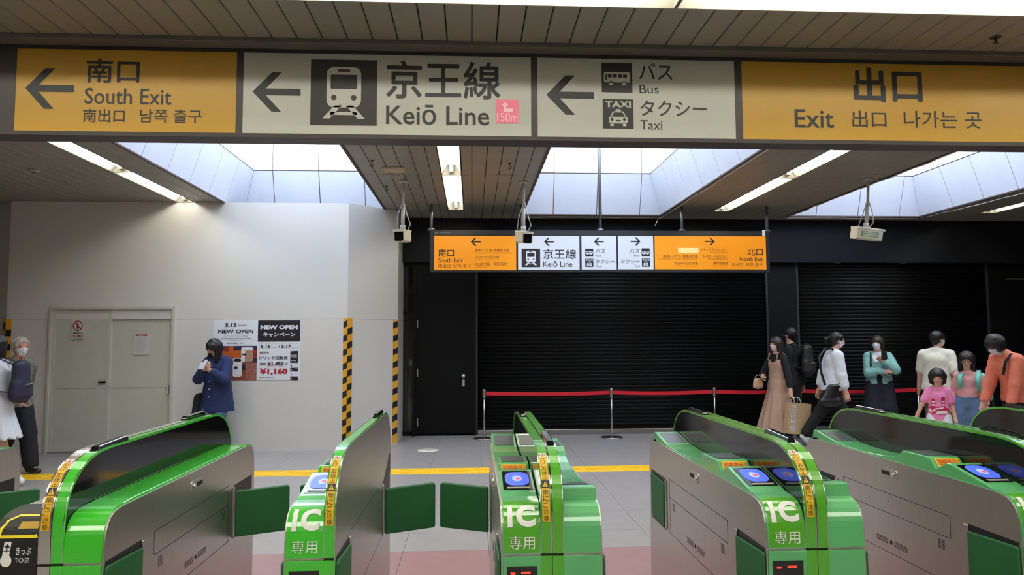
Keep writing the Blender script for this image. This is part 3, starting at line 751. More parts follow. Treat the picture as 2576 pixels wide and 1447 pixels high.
text('バス', G(1500, 360, 1570, 392), M_lk, p); text('Bus', G(1532, 402, 1571, 418), M_lgrey, p); text('タクシー', G(1437, 437, 1571, 466), M_lk, p); text('Taxi', G(1533, 476, 1573, 493), M_lgrey, p)
p = fpanel(1683, 268, 2478, 508, M_ly)
arrow(G(2043, 280, 2113, 336), M_lk, p, True)
MB().poly([G(1850, 355, 1995, 392)(u, v) for u, v in ((0, 0), (1, 0), (1, 1), (0, 1))]).build('blank_patch', M_lcream, p, w=True)
for body, sub, b1, b2 in (('シティプラザはしもと', 'City Plaza Hashimoto', (2012, 357, 2200, 377), (2075, 381, 2200, 391)), ('橋本3〜7丁目･東橋本方面', 'for Hashimoto 3-7-chome, Higashi-Hashimoto', (1740, 405, 1988, 427), (1708, 431, 1988, 441)),
                          ('杜のホールはしもと', 'Mori no Hall Hashimoto', (2028, 405, 2203, 426), (2063, 430, 2203, 440)), ('町田市小山町方面', 'for Machida-shi Oyamamachi', (1823, 455, 1990, 476), (1805, 481, 1990, 491)), ('橋本図書館', 'Hashimoto Library', (2102, 455, 2204, 476), (2097, 481, 2204, 491))):
    text(body, G(*b1), M_lk, p); text(sub, G(*b2), M_lgreyy, p)
text('北口', G(2347, 358, 2457, 410), M_lk, p, .012); text('North Exit', G(2293, 423, 2457, 450), M_lk, p, .005); text('北出口', G(2233, 463, 2312, 488), M_lk, p); text('북쪽 출구', G(2337, 463, 2457, 488), M_lgreyy, p)
bars(G(125, 243, 215, 249, .0035), 14, M_lgrey, fs); bars(G(125, 252, 205, 257, .0035), 13, M_lgrey, fs, 2); shape([[(0, 0), (1, 0), (1, 1), (0, 1)]], G(97, 239, 115, 258, .0035), M_lgrey, fs, 'maker_plate')
e = at(*z6(2464, 248), YF); MB().box(e.x - .02, e.x + .02, YF - .008, YF, e.z - .04, e.z + .04).build('white_tag', M_lw, fs, w=True)
M_pole = mat('pole_grey', (120, 122, 126), 0.4, metal=.6)
for x in (1085, 1313, 1510, 1715, 1929):
    px = at(x, 560, YF + .06).x; inside = any(a < px < b for a, b in SKY)
    top = SKY_TOP - .03 if inside else ZC
    MB().tube([(px, YF + .06, c1.z), (px, YF + .06, top)], .022, 12).build('hanger_pole', M_pole, fs, w=True)
    MB().lathe([(0, 0), (.05, 0), (.05, .02), (.025, .035), (0, .035)], (px, YF + .06, c1.z), 14).build('pole_flange', M_pole, fs, w=True)
    if inside: MB().box(SKY[1][0] + .19, SKY[1][1] - .19, YF + .03, YF + .09, SKY_TOP - .09, SKY_TOP - .03).build('cross_bar', M_pole, fs, w=True)

# ================================================================== surveillance cameras on drop poles
M_cream = mat('camera_cream', (206, 200, 176), 0.5, var=.04); M_pipe = mat('white_pipe', (186, 186, 182), 0.4); M_lens = mat('camera_window', (14, 13, 14), 0.12, spec=.7)
def cam_unit(px, py_top, py_body, Yc, yaw, tilt, label, L=.30, cap=None, roll=0):
    top = at_z(px[0], py_top, ZC); b = at(px[1], py_body, top.y)
    t = thing('surveillance_camera', label, 'camera', (b.x, top.y, b.z), group='surveillance cameras on drop poles')
    # drop pole (in thing coordinates)
    dx = top.x - b.x; h = ZC - b.z
    MB().lathe([(0, h - .02), (.05, h - .02), (.05, h), (0, h)], (dx, 0, 0), 16).build('ceiling_flange', M_pipe, t)
    MB().tube([(dx, 0, h), (dx * .6, 0, h * .5)], .016, 12).build('upper_pole', M_pipe, t)
    MB().tube([(dx * .6, 0, h * .52), (0, 0, .11)], .021, 12).build('lower_pole', M_pipe, t)
    MB().tube([(0, 0, .13), (0, 0, .075)], .03, 12).box(-.035, .035, -.03, .03, .055, .08).build('swivel_bracket', M_pipe, t)
    wob = [(dx * .3 + .01, -.02, .42), (.05, -.05, .25), (.09, .0, .14), (.05, .06, .07)]
    MB().tube(wob, .006, 8).build('cable', M_wire, t)
    MB().tube([(dx * .3 - .01, -.02, .38), (-.06, -.04, .22), (-.07, .05, .10)], .005, 8).build('cable', M_pipe, t)
    rot = Matrix.Rotation(yaw, 4, 'Z') @ Matrix.Rotation(tilt, 4, 'X') @ Matrix.Rotation(roll, 4, 'Y')
    def part(mb, nm, m, bevel=0):
        mb.v = [tuple(rot @ Vector(v)) for v in mb.v]; return mb.build(nm, m, t, bevel=bevel)
    part(MB().prism_y(rrect(-.062, -.070, .062, .066, .022), -L / 2, L / 2, False), 'housing', M_cream)
    part(MB().prism_y(rrect(-.065, .045, .065, .071, .010), -L / 2 - .025, L / 2 + .004), 'sun_hood', M_cream)
    part(MB().prism_y(rrect(-.052, -.060, .052, .056, .014), -L / 2 - .004, -L / 2 + .002), 'front_window', M_lens)
    part(MB().box(-.02, .02, -.03, .03, .068, .085), 'mount_plate', M_pipe)
    return t, rot
cam_unit((1015, 1013), 455, 594, 8.3, math.radians(-14), math.radians(5), 'cream surveillance camera beside the white wall corner, facing lower left', .26)
cam_unit((1317, 1317), 457, 597, 8.3, math.radians(16), math.radians(10), 'cream surveillance camera in front of the lit sign, facing the viewer', .27)
t, rot = cam_unit((2184, 2180), 450, 589, 8.1, math.radians(97), math.radians(5), 'cream surveillance camera seen side-on at the right, with green label', .33, roll=math.radians(-8))
M_glab = mat('camera_label_green', (96, 128, 98), .5); M_glight = mat('camera_label_pale', (196, 202, 180), .5)
lab = MB()
def lp(y, z): return tuple(rot @ Vector((-.0632, y, z)))
MB().poly([lp(-.11, -.03), (lp(.11, -.03)), lp(.11, .026), lp(-.11, .026)]).build('label_plate', M_glab, t)
for z0, z1 in ((-.022, -.004), (.004, .020)):
    MB().poly([tuple(rot @ Vector((-.0642, y, z))) for y, z in ((-.10, z0), (.10, z0), (.10, z1), (-.10, z1))]).build('label_line', M_glight, t)

# ================================================================== small fittings on the ceiling
def fitting(name, px, py, label, cat, shape_, m, m2=None):
    c = at_z(px, py, ZC)
    t = thing(name, label, cat, (c.x, c.y, ZC))
    shape_(t, m, m2)
def sprinkler(t, m, m2):
    MB().lathe([(0, -.004), (.03, -.004), (.034, 0), (0, 0)], (0, 0, 0), 16).build('rose', m, t)
    MB().tube([(0, 0, 0), (0, 0, -.035)], .007, 8).build('stem', m, t); MB().lathe([(0, -.038), (.016, -.038), (.016, -.034), (0, -.034)], (0, 0, 0), 12).build('deflector', m, t)
def detector(t, m, m2):
    MB().lathe([(0, -.03), (.03, -.03), (.05, -.018), (.06, -.004), (.06, 0), (0, 0)], (0, 0, 0), 20).build('dome', m, t)
    MB().lathe([(0, -.036), (.016, -.036), (.018, -.03), (0, -.03)], (0, 0, 0), 12).build('sensor', m2, t)
def flatdisc(t, m, m2):
    MB().lathe([(0, -.006), (.085, -.006), (.095, 0), (0, 0)], (0, 0, 0), 24).build('cover', m, t); MB().lathe([(0, -.009), (.06, -.009), (.065, -.006), (0, -.006)], (0, 0, 0), 20).build('grille', m2, t)
def hook(t, m, m2):
    MB().lathe([(0, -.006), (.02, -.006), (.022, 0), (0, 0)], (0, 0, 0), 14).build('plate', m, t)
    MB().tube([(0, 0, -.004), (0, 0, -.03), (.018, 0, -.05), (0, 0, -.07), (-.016, 0, -.052)], .005, 8).build('hook', m, t)
def hatch(t, m, m2):
    MB().box(-.12, .12, -.12, .12, -.012, 0).build('lid', m, t, bevel=.004); MB().box(-.10, .10, -.10, .10, -.016, -.012).build('lid_panel', m2, t)
M_fit = mat('fitting_grey', (150, 146, 136), .5); M_fitd = mat('fitting_dark', (62, 58, 52), .5); M_hat = mat('hatch_beige', (190, 168, 140), .55)
fitting('ceiling_hatch', 992, 426, 'beige square ceiling hatch above the camera by the white wall', 'hatch', hatch, M_hat, M_hat)
fitting('sprinkler', 168, 457, 'small sprinkler left of the left strip light', 'sprinkler', sprinkler, M_fit)
fitting('smoke_detector', 84, 427, 'round smoke detector on the ceiling at far left', 'detector', detector, M_fit, M_fitd)
fitting('sprinkler', 1056, 462, 'small sprinkler left of the middle strip light', 'sprinkler', sprinkler, M_fit)
fitting('ceiling_hook', 936, 404, 'dark ceiling hook nearer the big sign, left of the hatch', 'hook', hook, M_fitd)
fitting('ceiling_hook', 972, 468, 'dark ceiling hook just below the hatch', 'hook', hook, M_fitd)
fitting('ceiling_hook', 1282, 410, 'dark ceiling hook on the brownish planks right of the middle strip light', 'hook', hook, M_fitd)
fitting('ceiling_speaker', 1268, 443, 'flat round speaker on the planks right of the middle strip light', 'speaker', flatdisc, M_fit, M_ceil)
fitting('ceiling_speaker', 985, 441, 'flat round speaker beside the beige hatch', 'speaker', flatdisc, M_fit, M_ceil)
fitting('ceiling_speaker', 2052, 466, 'flat round speaker right of the right strip light', 'speaker', flatdisc, M_fit, M_ceil)
fitting('sprinkler', 1901, 467, 'small sprinkler left of the right strip light', 'sprinkler', sprinkler, M_fit)
fitting('smoke_detector', 2212, 440, 'round smoke detector above the side-on camera', 'detector', detector, M_fit, M_fitd)
fitting('smoke_detector', 2410, 526, 'round smoke detector right of the right-hand skylight', 'detector', detector, M_fit, M_fitd)
fitting('sprinkler', 2504, 94, 'small sprinkler on the planks above the right end of the big sign', 'sprinkler', sprinkler, M_fitd)
# ================================================================== ticket gates
YN, GL = 2.49, 1.64
G_DARK = mat('flap_green', (22, 92, 46), 0.55, var=.05); G_PALE = mat('gate_green_pale', (88, 172, 108), 0.28, coat=.5); G_VIV = mat('gate_green_vivid', (64, 188, 48), 0.22, coat=.7)
G_STRIP = mat('gate_green_strip', (80, 162, 38), 0.25, coat=.6); M_gst = mat('gate_stainless', (204, 199, 193), 0.36, metal=1.0, var=.06, scale=9, stretch=(1, 30, 1))
M_gblk = mat('gate_black_gloss', (13, 12, 12), 0.08, coat=.35, spec=.5); M_gmat = mat('gate_black_matt', (24, 23, 24), 0.45); M_seam = mat('gate_seam', (28, 24, 24), .7)
M_chr = mat('chrome_trim', (216, 214, 210), 0.16, metal=1.0); M_ics = mat('gate_letter_white', (228, 228, 224), 0.4); M_disp = mat('gate_display_grey', (70, 76, 82), 0.35)
M_stky = mat('sticker_yellow', (226, 178, 28), 0.45); M_stkr = mat('sticker_red', (206, 66, 34), .5); M_stkw = mat('sticker_white', (226, 220, 210), .5)
M_ring = mat('reader_blue', (60, 84, 240), 0.35, emit=.75); M_ringr = mat('reader_red', (220, 60, 90), 0.4, emit=.5); M_ringc = mat('reader_centre', (150, 170, 235), .4, emit=.4)
M_led = mat('led_red', (255, 36, 26), .4, emit=3.0); M_ybox = mat('ticket_slot_yellow', (232, 214, 30), .4); M_bronze = mat('label_strip', (150, 150, 140), .5)
M_silver = mat('ridge_silver', (206, 200, 196), 0.22, metal=.9)

BODY = [(0, .752), (.004, .81), (.014, .856), (.036, .889), (.075, .906), (.14, .912)]
BODYP = [(0, 0)] + BODY + [(GL - y, z) for y, z in BODY[::-1]] + [(GL, 0)]
RID = [(0, .752), (0, .87), (.006, .92), (.022, .965), (.05, 1.005), (.09, 1.04), (.145, 1.067), (.215, 1.084), (.30, 1.09)]
RIDF = RID + [(GL - y, z) for y, z in RID[::-1]]
def offset(pts, d):
    out = []
    for i, (y, z) in enumerate(pts):
        a = pts[max(i - 1, 0)]; b = pts[min(i + 1, len(pts) - 1)]
        t = Vector((b[0] - a[0], b[1] - a[1])).normalized(); out.append((y - t.y * d, z + t.x * d))
    return out
def band(mb, pts, x0, x1, d0, d1):                        # strip of thickness d0..d1 along an open profile
    return mb.prism(offset(pts, d0) + offset(pts, d1)[::-1], x0, x1, False)
def _mir(self):
    self.v = [(x, GL - y, z) for x, y, z in self.v]; return self
MB.mirror = _mir
class Arc:                                                # arc length along a profile
    def __init__(s, pts):
        s.p = pts; s.l = [0]
        for a, b in zip(pts, pts[1:]): s.l.append(s.l[-1] + math.hypot(b[0] - a[0], b[1] - a[1]))
    def at(s, d):
        d = max(0, min(d, s.l[-1]))
        for i in range(len(s.p) - 1):
            if d <= s.l[i + 1] + 1e-9:
                f = (d - s.l[i]) / (s.l[i + 1] - s.l[i]); a, b = s.p[i], s.p[i + 1]
                return a[0] + (b[0] - a[0]) * f, a[1] + (b[1] - a[1]) * f
    def of_z(s, z):
        for i in range(len(s.p) - 1):
            if s.p[i][1] <= z <= s.p[i + 1][1]:
                f = (z - s.p[i][1]) / max(1e-9, s.p[i + 1][1] - s.p[i][1]); return s.l[i] + (s.l[i + 1] - s.l[i]) * f
        return s.l[-1]
def dense(pts, n=5):                                      # smooth the profile
    P = [Vector((p[0], p[1])) for p in pts]; out = []
    for i in range(len(P) - 1):
        p0 = P[max(i - 1, 0)]; p1 = P[i]; p2 = P[i + 1]; p3 = P[min(i + 2, len(P) - 1)]
        for k in range(n):
            t = k / n
            q = 0.5 * ((2 * p1) + (p2 - p0) * t + (2 * p0 - 5 * p1 + 4 * p2 - p3) * t * t + (3 * p1 - p0 - 3 * p2 + p3) * t ** 3)
            out.append((q.x, q.y))
    return out + [(P[-1].x, P[-1].y)]
RIDD = dense(RID, 3); BODD = dense(BODY, 3)
RIDFD = RIDD + [(GL - y, z) for y, z in RIDD[::-1]]
TOP_IC = [(.115, .900), (.14, .920), (.165, .927), (.372, .969), (.395, .968), (.468, .934), (.472, .936), (.505, .972), (.515, .974), (.70, .972), (.72, .955), (.76, .938), (.85, .925), (1.0, .918), (1.15, .918), (1.29, .924), (1.515, .958), (1.55, .957), (1.565, .90)]
TOP_PL = [(.115, .900), (.14, .918), (.2, .922), (1.44, .922), (1.50, .918), (1.525, .900)]

def strip_poly(x0, x1, arc, d0, d1, off, n=6):            # quad strip lying on the curved profile
    vs = []; fs = []
    pts = offset([arc.at(d0 + (d1 - d0) * k / n) for k in range(n + 1)], off)
    for y, z in pts: vs += [(x0, y, z), (x1, y, z)]
    fs = [(2 * k, 2 * k + 1, 2 * k + 3, 2 * k + 2) for k in range(n)]
    return vs, fs
def on_arc(x0, x1, arc, dlo, dhi, off):                   # surface function for lettering on a curved front
    def fn(u, v):
        d = dlo + (dhi - dlo) * v; y, z = arc.at(d); y2, z2 = arc.at(d + .003); y1, z1 = arc.at(d - .003)
        t = Vector((y2 - y1, z2 - z1)).normalized()
        return (x0 + (x1 - x0) * u, y - t.y * off, z + t.x * off)
    return fn
def flip(mb, w, rev):
    if rev: mb.v = [(w - x, GL - y, z) for x, y, z in mb.v]
    return mb

def module(t, x0, x1, W, rev, green, kind, front_text):
    """one side of a gate: x0 outer face, x1 at the ridge (before the flip that turns it round)"""
    def B_(mb, nm, m, parent=None, bevel=0, weld=True):
        return flip(mb, W, rev).build(nm, m, parent or t, bevel=bevel, weld=weld)
    dirx = 1 if x1 > x0 else -1
    xi = x0 + .006 * dirx
    lo, hi = min(xi, x1), max(xi, x1)
    B_(MB().prism([(0, 0)] + BODD + [(GL - y, z) for y, z in BODD[::-1]] + [(GL, 0)], min(x0, x1), max(x0, x1)), 'side_body', M_gst)
    arc = Arc([(p[0], p[1]) for p in BODD])
    fc = B_(band(MB(), [(0, .757)] + [p for p in BODD if p[1] > .76], lo, hi, 0.0, .007), 'front_cover', green)
    B_(MB().box(lo, hi, -.007, 0, .02, .748), 'lower_cover', green, bevel=.002)
    B_(band(MB(), ([(0, .757)] + [p for p in BODD if p[1] > .76]), lo, hi, 0.0, .007).mirror(), 'rear_cover', green)
    B_(MB().box(lo, hi, GL, GL + .007, .02, .748), 'rear_lower_cover', green, bevel=.002)
    prof = TOP_IC if kind == 'ic' else TOP_PL
    tc = B_(MB().prism(prof, lo, hi), 'top_cover', green, bevel=.004)
    w = hi - lo
    if kind == 'ic':
        def on(ya, za, yb, zb, u, v, off):                # on an inclined facet
            d = Vector((yb - ya, zb - za)).normalized()
            return (lo + w * u, ya + (yb - ya) * v - d.y * off, za + (zb - za) * v + d.x * off)
        def facet(pts, ya, za, yb, zb, off, nm, m, parent):
            return B_(MB().poly([on(ya, za, yb, zb, u, v, off) for u, v in pts]), nm, m, parent)
        Q = [(0, 0), (1, 0), (1, 1), (0, 1)]
        r = (.165, .927, .372, .969)
        rd = facet([(.09, .10), (.93, .10), (.93, .92), (.09, .92)], *r, .0025, 'card_reader', M_gblk, None)
        facet([(p[0], p[1]) for p in rrect(.16, .26, .86, .86, .22, 5)], *r, .0035, 'reader_ring', M_ring, rd)
        facet(disc(.51, .56, .14, .13), *r, .0042, 'reader_centre', M_ringc, rd); facet(disc(.54, .55, .07, .05), *r, .0048, 'reader_mark', M_ringr, rd)
        facet([(.20, .13), (.84, .13), (.84, .20), (.20, .20)], *r, .0035, 'reader_label', M_bronze, rd)
        r = (.472, .937, .503, .971)
        yl = facet([(.12, .06), (.90, .06), (.90, .94), (.12, .94)], *r, .002, 'balance_label', M_stky, None)
        if not rev:
            mb = MB(); text('残額表示！', lambda u, v: on(*r, .16 + .70 * u, .2 + .6 * v, .003), M_stkr, yl, .012, mb=mb); mb.build('lettering', M_stkr, yl, weld=False)
        facet([(.14, .12), (.88, .12), (.88, .88), (.14, .88)], .515, .974, .70, .972, .002, 'balance_display', M_disp, None)
        facet([(.12, .10), (.90, .10), (.90, .90), (.12, .90)], 1.29, .924, 1.515, .958, .002, 'end_display', M_disp, None)
    if front_text:
        xa = lambda f: lo + w * f if dirx > 0 else hi - w * (1 - f)
        d0 = arc.of_z(.842); d1 = d0 + .072
        patch = MB(); patch.add(*strip_poly(xa(.03), xa(.97), arc, arc.of_z(.757) + .004, arc.l[-1] - .06, .0076, 14))
        if green is not G_VIV: B_(patch, 'front_film', G_STRIP, fc)
        mb = MB(); text('I', on_arc(xa(.13), xa(.26), arc, d0, d1, .0095), M_ics, fc, 0, mb=mb, cuts=10); text('C', on_arc(xa(.36), xa(.87), arc, d0, d1, .0095), M_ics, fc, .05, mb=mb, cuts=10); mb.build('lettering', M_ics, fc, weld=False)
        mb = MB(); text('専用', on_arc(xa(.17), xa(.84), arc, arc.of_z(.772), arc.of_z(.814), .0095), M_ics, fc, .012, mb=mb, cuts=6); mb.build('lettering', M_ics, fc, weld=False)
        ld = MB().box(xa(.10), xa(.90), -.0085, -.006, .55, .716).build('led_display', M_gblk, t)
        for a, b, z in ((.2, .32, .69), (.48, .72, .692), (.28, .62, .655), (.2, .4, .62), (.5, .75, .62)):
            MB().box(xa(a), xa(b), -.0092, -.0084, z, z + .006).build('led_segment', M_led, ld)
    # details of the stainless side
    e = x0 - .0006 * dirx; s0, s1 = min(x0, e), max(x0, e)
    def line(ya, za, yb, zb, th=.0022):
        d = Vector((yb - ya, zb - za)).normalized() * th; nrm = Vector((-d.y, d.x)) * .5
        return MB().prism([(ya - nrm.x, za - nrm.y), (yb - nrm.x, zb - nrm.y), (yb + nrm.x, zb + nrm.y), (ya + nrm.x, za + nrm.y)], s0, s1)
    for L in ((.38, .757, 1.22, .757), (.38, .667, 1.23, .664), (.012, .484, 1.24, .484), (1.22, .484, 1.22, .757), (.38, .667, .38, .757)):
        B_(line(*L), 'panel_seam', M_seam)
    hx0, hx1 = min(x0, x0 - .003 * dirx), max(x0, x0 - .003 * dirx)
    hd = B_(MB().prism(rrect(.735, .83, .87, .872, .012), hx0, hx1), 'handle_plate', M_gst)
    hx2 = x0 - .0042 * dirx
    B_(MB().prism(rrect(.79, .842, .855, .860, .004), min(hx1 if dirx < 0 else hx0, hx2), max(hx1 if dirx < 0 else hx0, hx2)), 'handle_slot', M_seam, hd)
    B_(MB().prism(disc(.765, .85, .011), min(x0, x0 - .008 * dirx), max(x0, x0 - .008 * dirx), True), 'lock_button', M_chr, hd)
    ev = x0 - .0008 * dirx
    for cy in (.44, 1.15):
        mb = MB()
        for q in range(5): mb.prism([(cy - .02, .612 + .008 * q), (cy + .02, .612 + .008 * q), (cy + .02, .615 + .008 * q), (cy - .02, .615 + .008 * q)], min(x0, ev), max(x0, ev))
        tag(B_(mb, 'vent_slots', M_seam), kind='stuff')
    for cy in (.73, .88):
        mb = MB()
        for q in range(4): mb.prism([(cy - .05, .522 + .007 * q), (cy + .05, .522 + .007 * q), (cy + .05, .5245 + .007 * q), (cy - .05, .5245 + .007 * q)], min(x0, ev), max(x0, ev))
        tag(B_(mb, 'speaker_slots', M_seam), kind='stuff')
    B_(MB().prism(disc(.805, .534, .010), min(x0, ev), max(x0, ev)), 'speaker_hole', M_seam)

def flap_set(t, x0, dirx, near, far, ang=18):
    """flaps of one side; near / far: 'open' (folded into the side) or 'closed' (swung out)"""
    for st, ya, yb, z0, z1 in ((near, .012, .27, .46, .755), (far, 1.30, 1.595, .478, .744)):
        e = x0 - .0012 * dirx
        rc = MB().prism([(ya, z0), (yb, z0), (yb, z1), (ya, z1)], min(x0, e), max(x0, e)).build('flap_recess', M_gmat, t)
        hy = yb + .012 if ya < .5 else ya - .012
        MB().prism([(hy - .012, z0 + .01), (hy + .012, z0 + .01), (hy + .012, z1 - .005), (hy - .012, z1 - .005)], min(x0, x0 - .006 * dirx), max(x0, x0 - .006 * dirx)).build('flap_post', M_gst, t, bevel=.003)
        prof = [(.0, z0 + .012), (.255, z0 + .022), (.262, z0 + .03), (.262, z1 - .022), (.255, z1 - .014), (.0, z1 - .026)]
        if st == 'open':
            sgn = -1 if ya < .5 else 1; base = yb - .004 if ya < .5 else ya + .006
            o = MB().prism([(base + sgn * p, z) for p, z in prof], min(x0, x0 - .012 * dirx), max(x0, x0 - .012 * dirx)).build('flap', G_DARK, t, bevel=.005)
        else:
            o = MB().prism([(p, z) for p, z in prof], -.014, .014).build('flap', G_DARK, t, bevel=.008)
            o.location = (x0 - .014 * dirx, hy, 0)
            o.rotation_euler = (0, 0, math.radians(90 - ang) * (1 if dirx > 0 else -1))

def ridge(t, xa, xb, left, right, sticker, half=False, sideL=None, sideR=None):
    arc = Arc(RIDD); xm = (xa + xb) / 2 if not half else xb
    full = [(0, 0)] + [(y, z) for y, z in RIDFD] + [(GL, 0)]
    core = [(.003, 0)] + [(y, z) for y, z in offset(RIDFD, -.003)] + [(GL - .003, 0)]
    if half: MB().prism(core, xa + .002, xb - .004).build('ridge_core', M_gblk, t); MB().prism(full, xb - .004, xb).build('ridge_side', M_gst, t)
    else: MB().prism(core, xa + .002, xb - .002).build('ridge_core', M_gblk, t)
    halves = [(xa, xm - .0012, left)] + ([] if half else [(xm + .0012, xb, right)])
    for k, (a, b, m) in enumerate(halves):
        up = [(0, .757)] + [p for p in RIDFD if p[1] > .76] + [(GL, .757)]
        rs = band(MB(), up, a, b, -.003, .006).build('ridge_strip', m, t)
        MB().box(a, b, -.006, .003, .02, .748).build('ridge_lower_strip', m, t)
        for q in (a, b - .0020):
            band(MB(), up, q, q + .0020, .006, .0072).build('ridge_trim', M_chr, rs)
        if k == 0 and sticker:
            d1 = arc.of_z(1.064); d0 = arc.of_z(.862); D = d1 - d0; sw0 = a + .006; sw1 = b - .006
            def seg(f0, f1, m, nm, par, off=.0082):
                mb = MB(); mb.add(*strip_poly(sw0, sw1, arc, d1 - D * f1, d1 - D * f0, off, 5)); return mb.build(nm, m, par)
            s = seg(.09, 1.0, M_stky, 'warning_sticker', t); 
            seg(0, .09, M_stkw, 'sticker_white_square', s); seg(.48, .58, M_sk, 'sticker_black_square', s, .0086)
            fnp = on_arc(sw0, sw1, arc, d1 - D * .09, d1, .0088)
            mb = MB(); mb.poly([fnp(u, v) for u, v in disc(.5, .5, .40, .42)]); mb.build('prohibition_ring', M_red, s)
            fn2 = on_arc(sw0, sw1, arc, d1 - D * .09, d1, .0092)
            mb = MB(); mb.poly([fn2(u, v) for u, v in disc(.5, .5, .30, .31)]); mb.build('prohibition_ring', M_stkw, s)
            fn3 = on_arc(sw0, sw1, arc, d1 - D * .09, d1, .0096)
            mb = MB(); mb.poly([fn3(u, v) for u, v in ((.22, .74), (.30, .80), (.78, .26), (.70, .20))]); mb.build('prohibition_ring', M_red, s)
            mb = MB(); mb.poly([fn3(u, v) for u, v in ((.42, .30), (.50, .68), (.60, .66), (.56, .30))]); mb.build('running_figure', M_ink, s)
            mb = MB()
            for chars, f0, f1 in (('かけこみ禁止', .10, .475), ('扉にご注意', .59, .99)):
                n = len(chars)
                for i, ch in enumerate(chars):
                    g0 = f0 + (f1 - f0) * (i + .08) / n; g1 = f0 + (f1 - f0) * (i + .92) / n
                    mg = (sw1 - sw0) * .12
                    text(ch, on_arc(sw0 + mg, sw1 - mg, arc, d1 - D * g1, d1 - D * g0, .0088), M_sk, s, .015, mb=mb, cuts=3)
            mb.build('lettering', M_sk, s, weld=False)
            ft = on_arc(sw0, sw1, arc, d1 - D * .58, d1 - D * .48, .0092)
            mb = MB(); mb.poly([ft(u, v) for u, v in ((.12, .12), (.88, .12), (.5, .88))]); mb.build('warning_triangle', M_stky, s)
            ft2 = on_arc(sw0, sw1, arc, d1 - D * .58, d1 - D * .48, .0096)
            mb = MB(); mb.poly([ft2(u, v) for u, v in ((.46, .32), (.54, .32), (.55, .62), (.45, .62))]); mb.poly([ft2(u, v) for u, v in ((.46, .2), (.54, .2), (.54, .27), (.46, .27))]); mb.build('exclamation_mark', M_sk, s)
    # sensor pods on the ridge
    w = xb - xa
    pods = ((xa + .006, xa + w * .45, 1.10, 1.36), (xa + w * .55, xb - .006, .20, .44)) if not half else ((xa + .006, xb - .008, 1.12, 1.36),)
    for a, b, y0, y1 in pods:
        MB().prism([(y0, 1.0), (y0 + .01, 1.104), (y0 + .03, 1.114), (y1 - .02, 1.116), (y1, 1.106), (y1 + .005, 1.0)] if y0 > .3 else [(y0 + .01, 1.0), (y0, 1.086), (y0 + .015, 1.104), (y1 - .02, 1.114), (y1, 1.106), (y1 + .005, 1.0)], a, b).build('sensor_pod', M_gblk, t, bevel=.005)

def gate(label, xL, left, right, vivid, ww=(.14, .08, .135), near=('open', 'open'), far=('open', 'open'), silver=False):
    t = thing('ticket_gate', label, 'ticket gate', (xL, YN, 0), group='ticket gates in a row')
    gm = G_VIV if vivid else G_PALE; gs = G_VIV if vivid else G_STRIP
    wl, wr_, wrt = ww; W = wl + wr_ + wrt
    if left == 'ic': module(t, 0, wl, W, False, gm, 'ic', True)
    elif left == 'ticket': ticket_module(t, 0, wl, W)
    elif left == 'plain': module(t, 0, wl, W, False, gm, 'plain', False)
    ridge(t, wl, wl + wr_, M_silver if silver else gs, gs, True, half=right is None)
    if right == 'rev': module(t, 0, wrt, W, True, gm, 'ic', False)
    elif right == 'plain': module(t, W, W - wrt, W, False, gm, 'plain', False)
    if left == 'ic' or left == 'plain': flap_set(t, 0, 1, near[0], far[0])
    flap_set(t, W if right else W, -1, near[1], far[1])
    if right is None:                                     # plain stainless slab on this side
        e0, e1 = W, W + .0006
        for ya, za, yb, zb in ((.32, .765, 1.30, .757), (.32, .484, 1.30, .484)):
            MB().prism([(ya, za), (yb, zb), (yb, zb + .002), (ya, za + .002)], e0, e1).build('panel_seam', M_seam, t)
        MB().prism([(1.30, .744), (1.62, .744), (1.62, .85), (1.56, .85)], e0, e1).build('dark_corner', M_gmat, t)
    return t

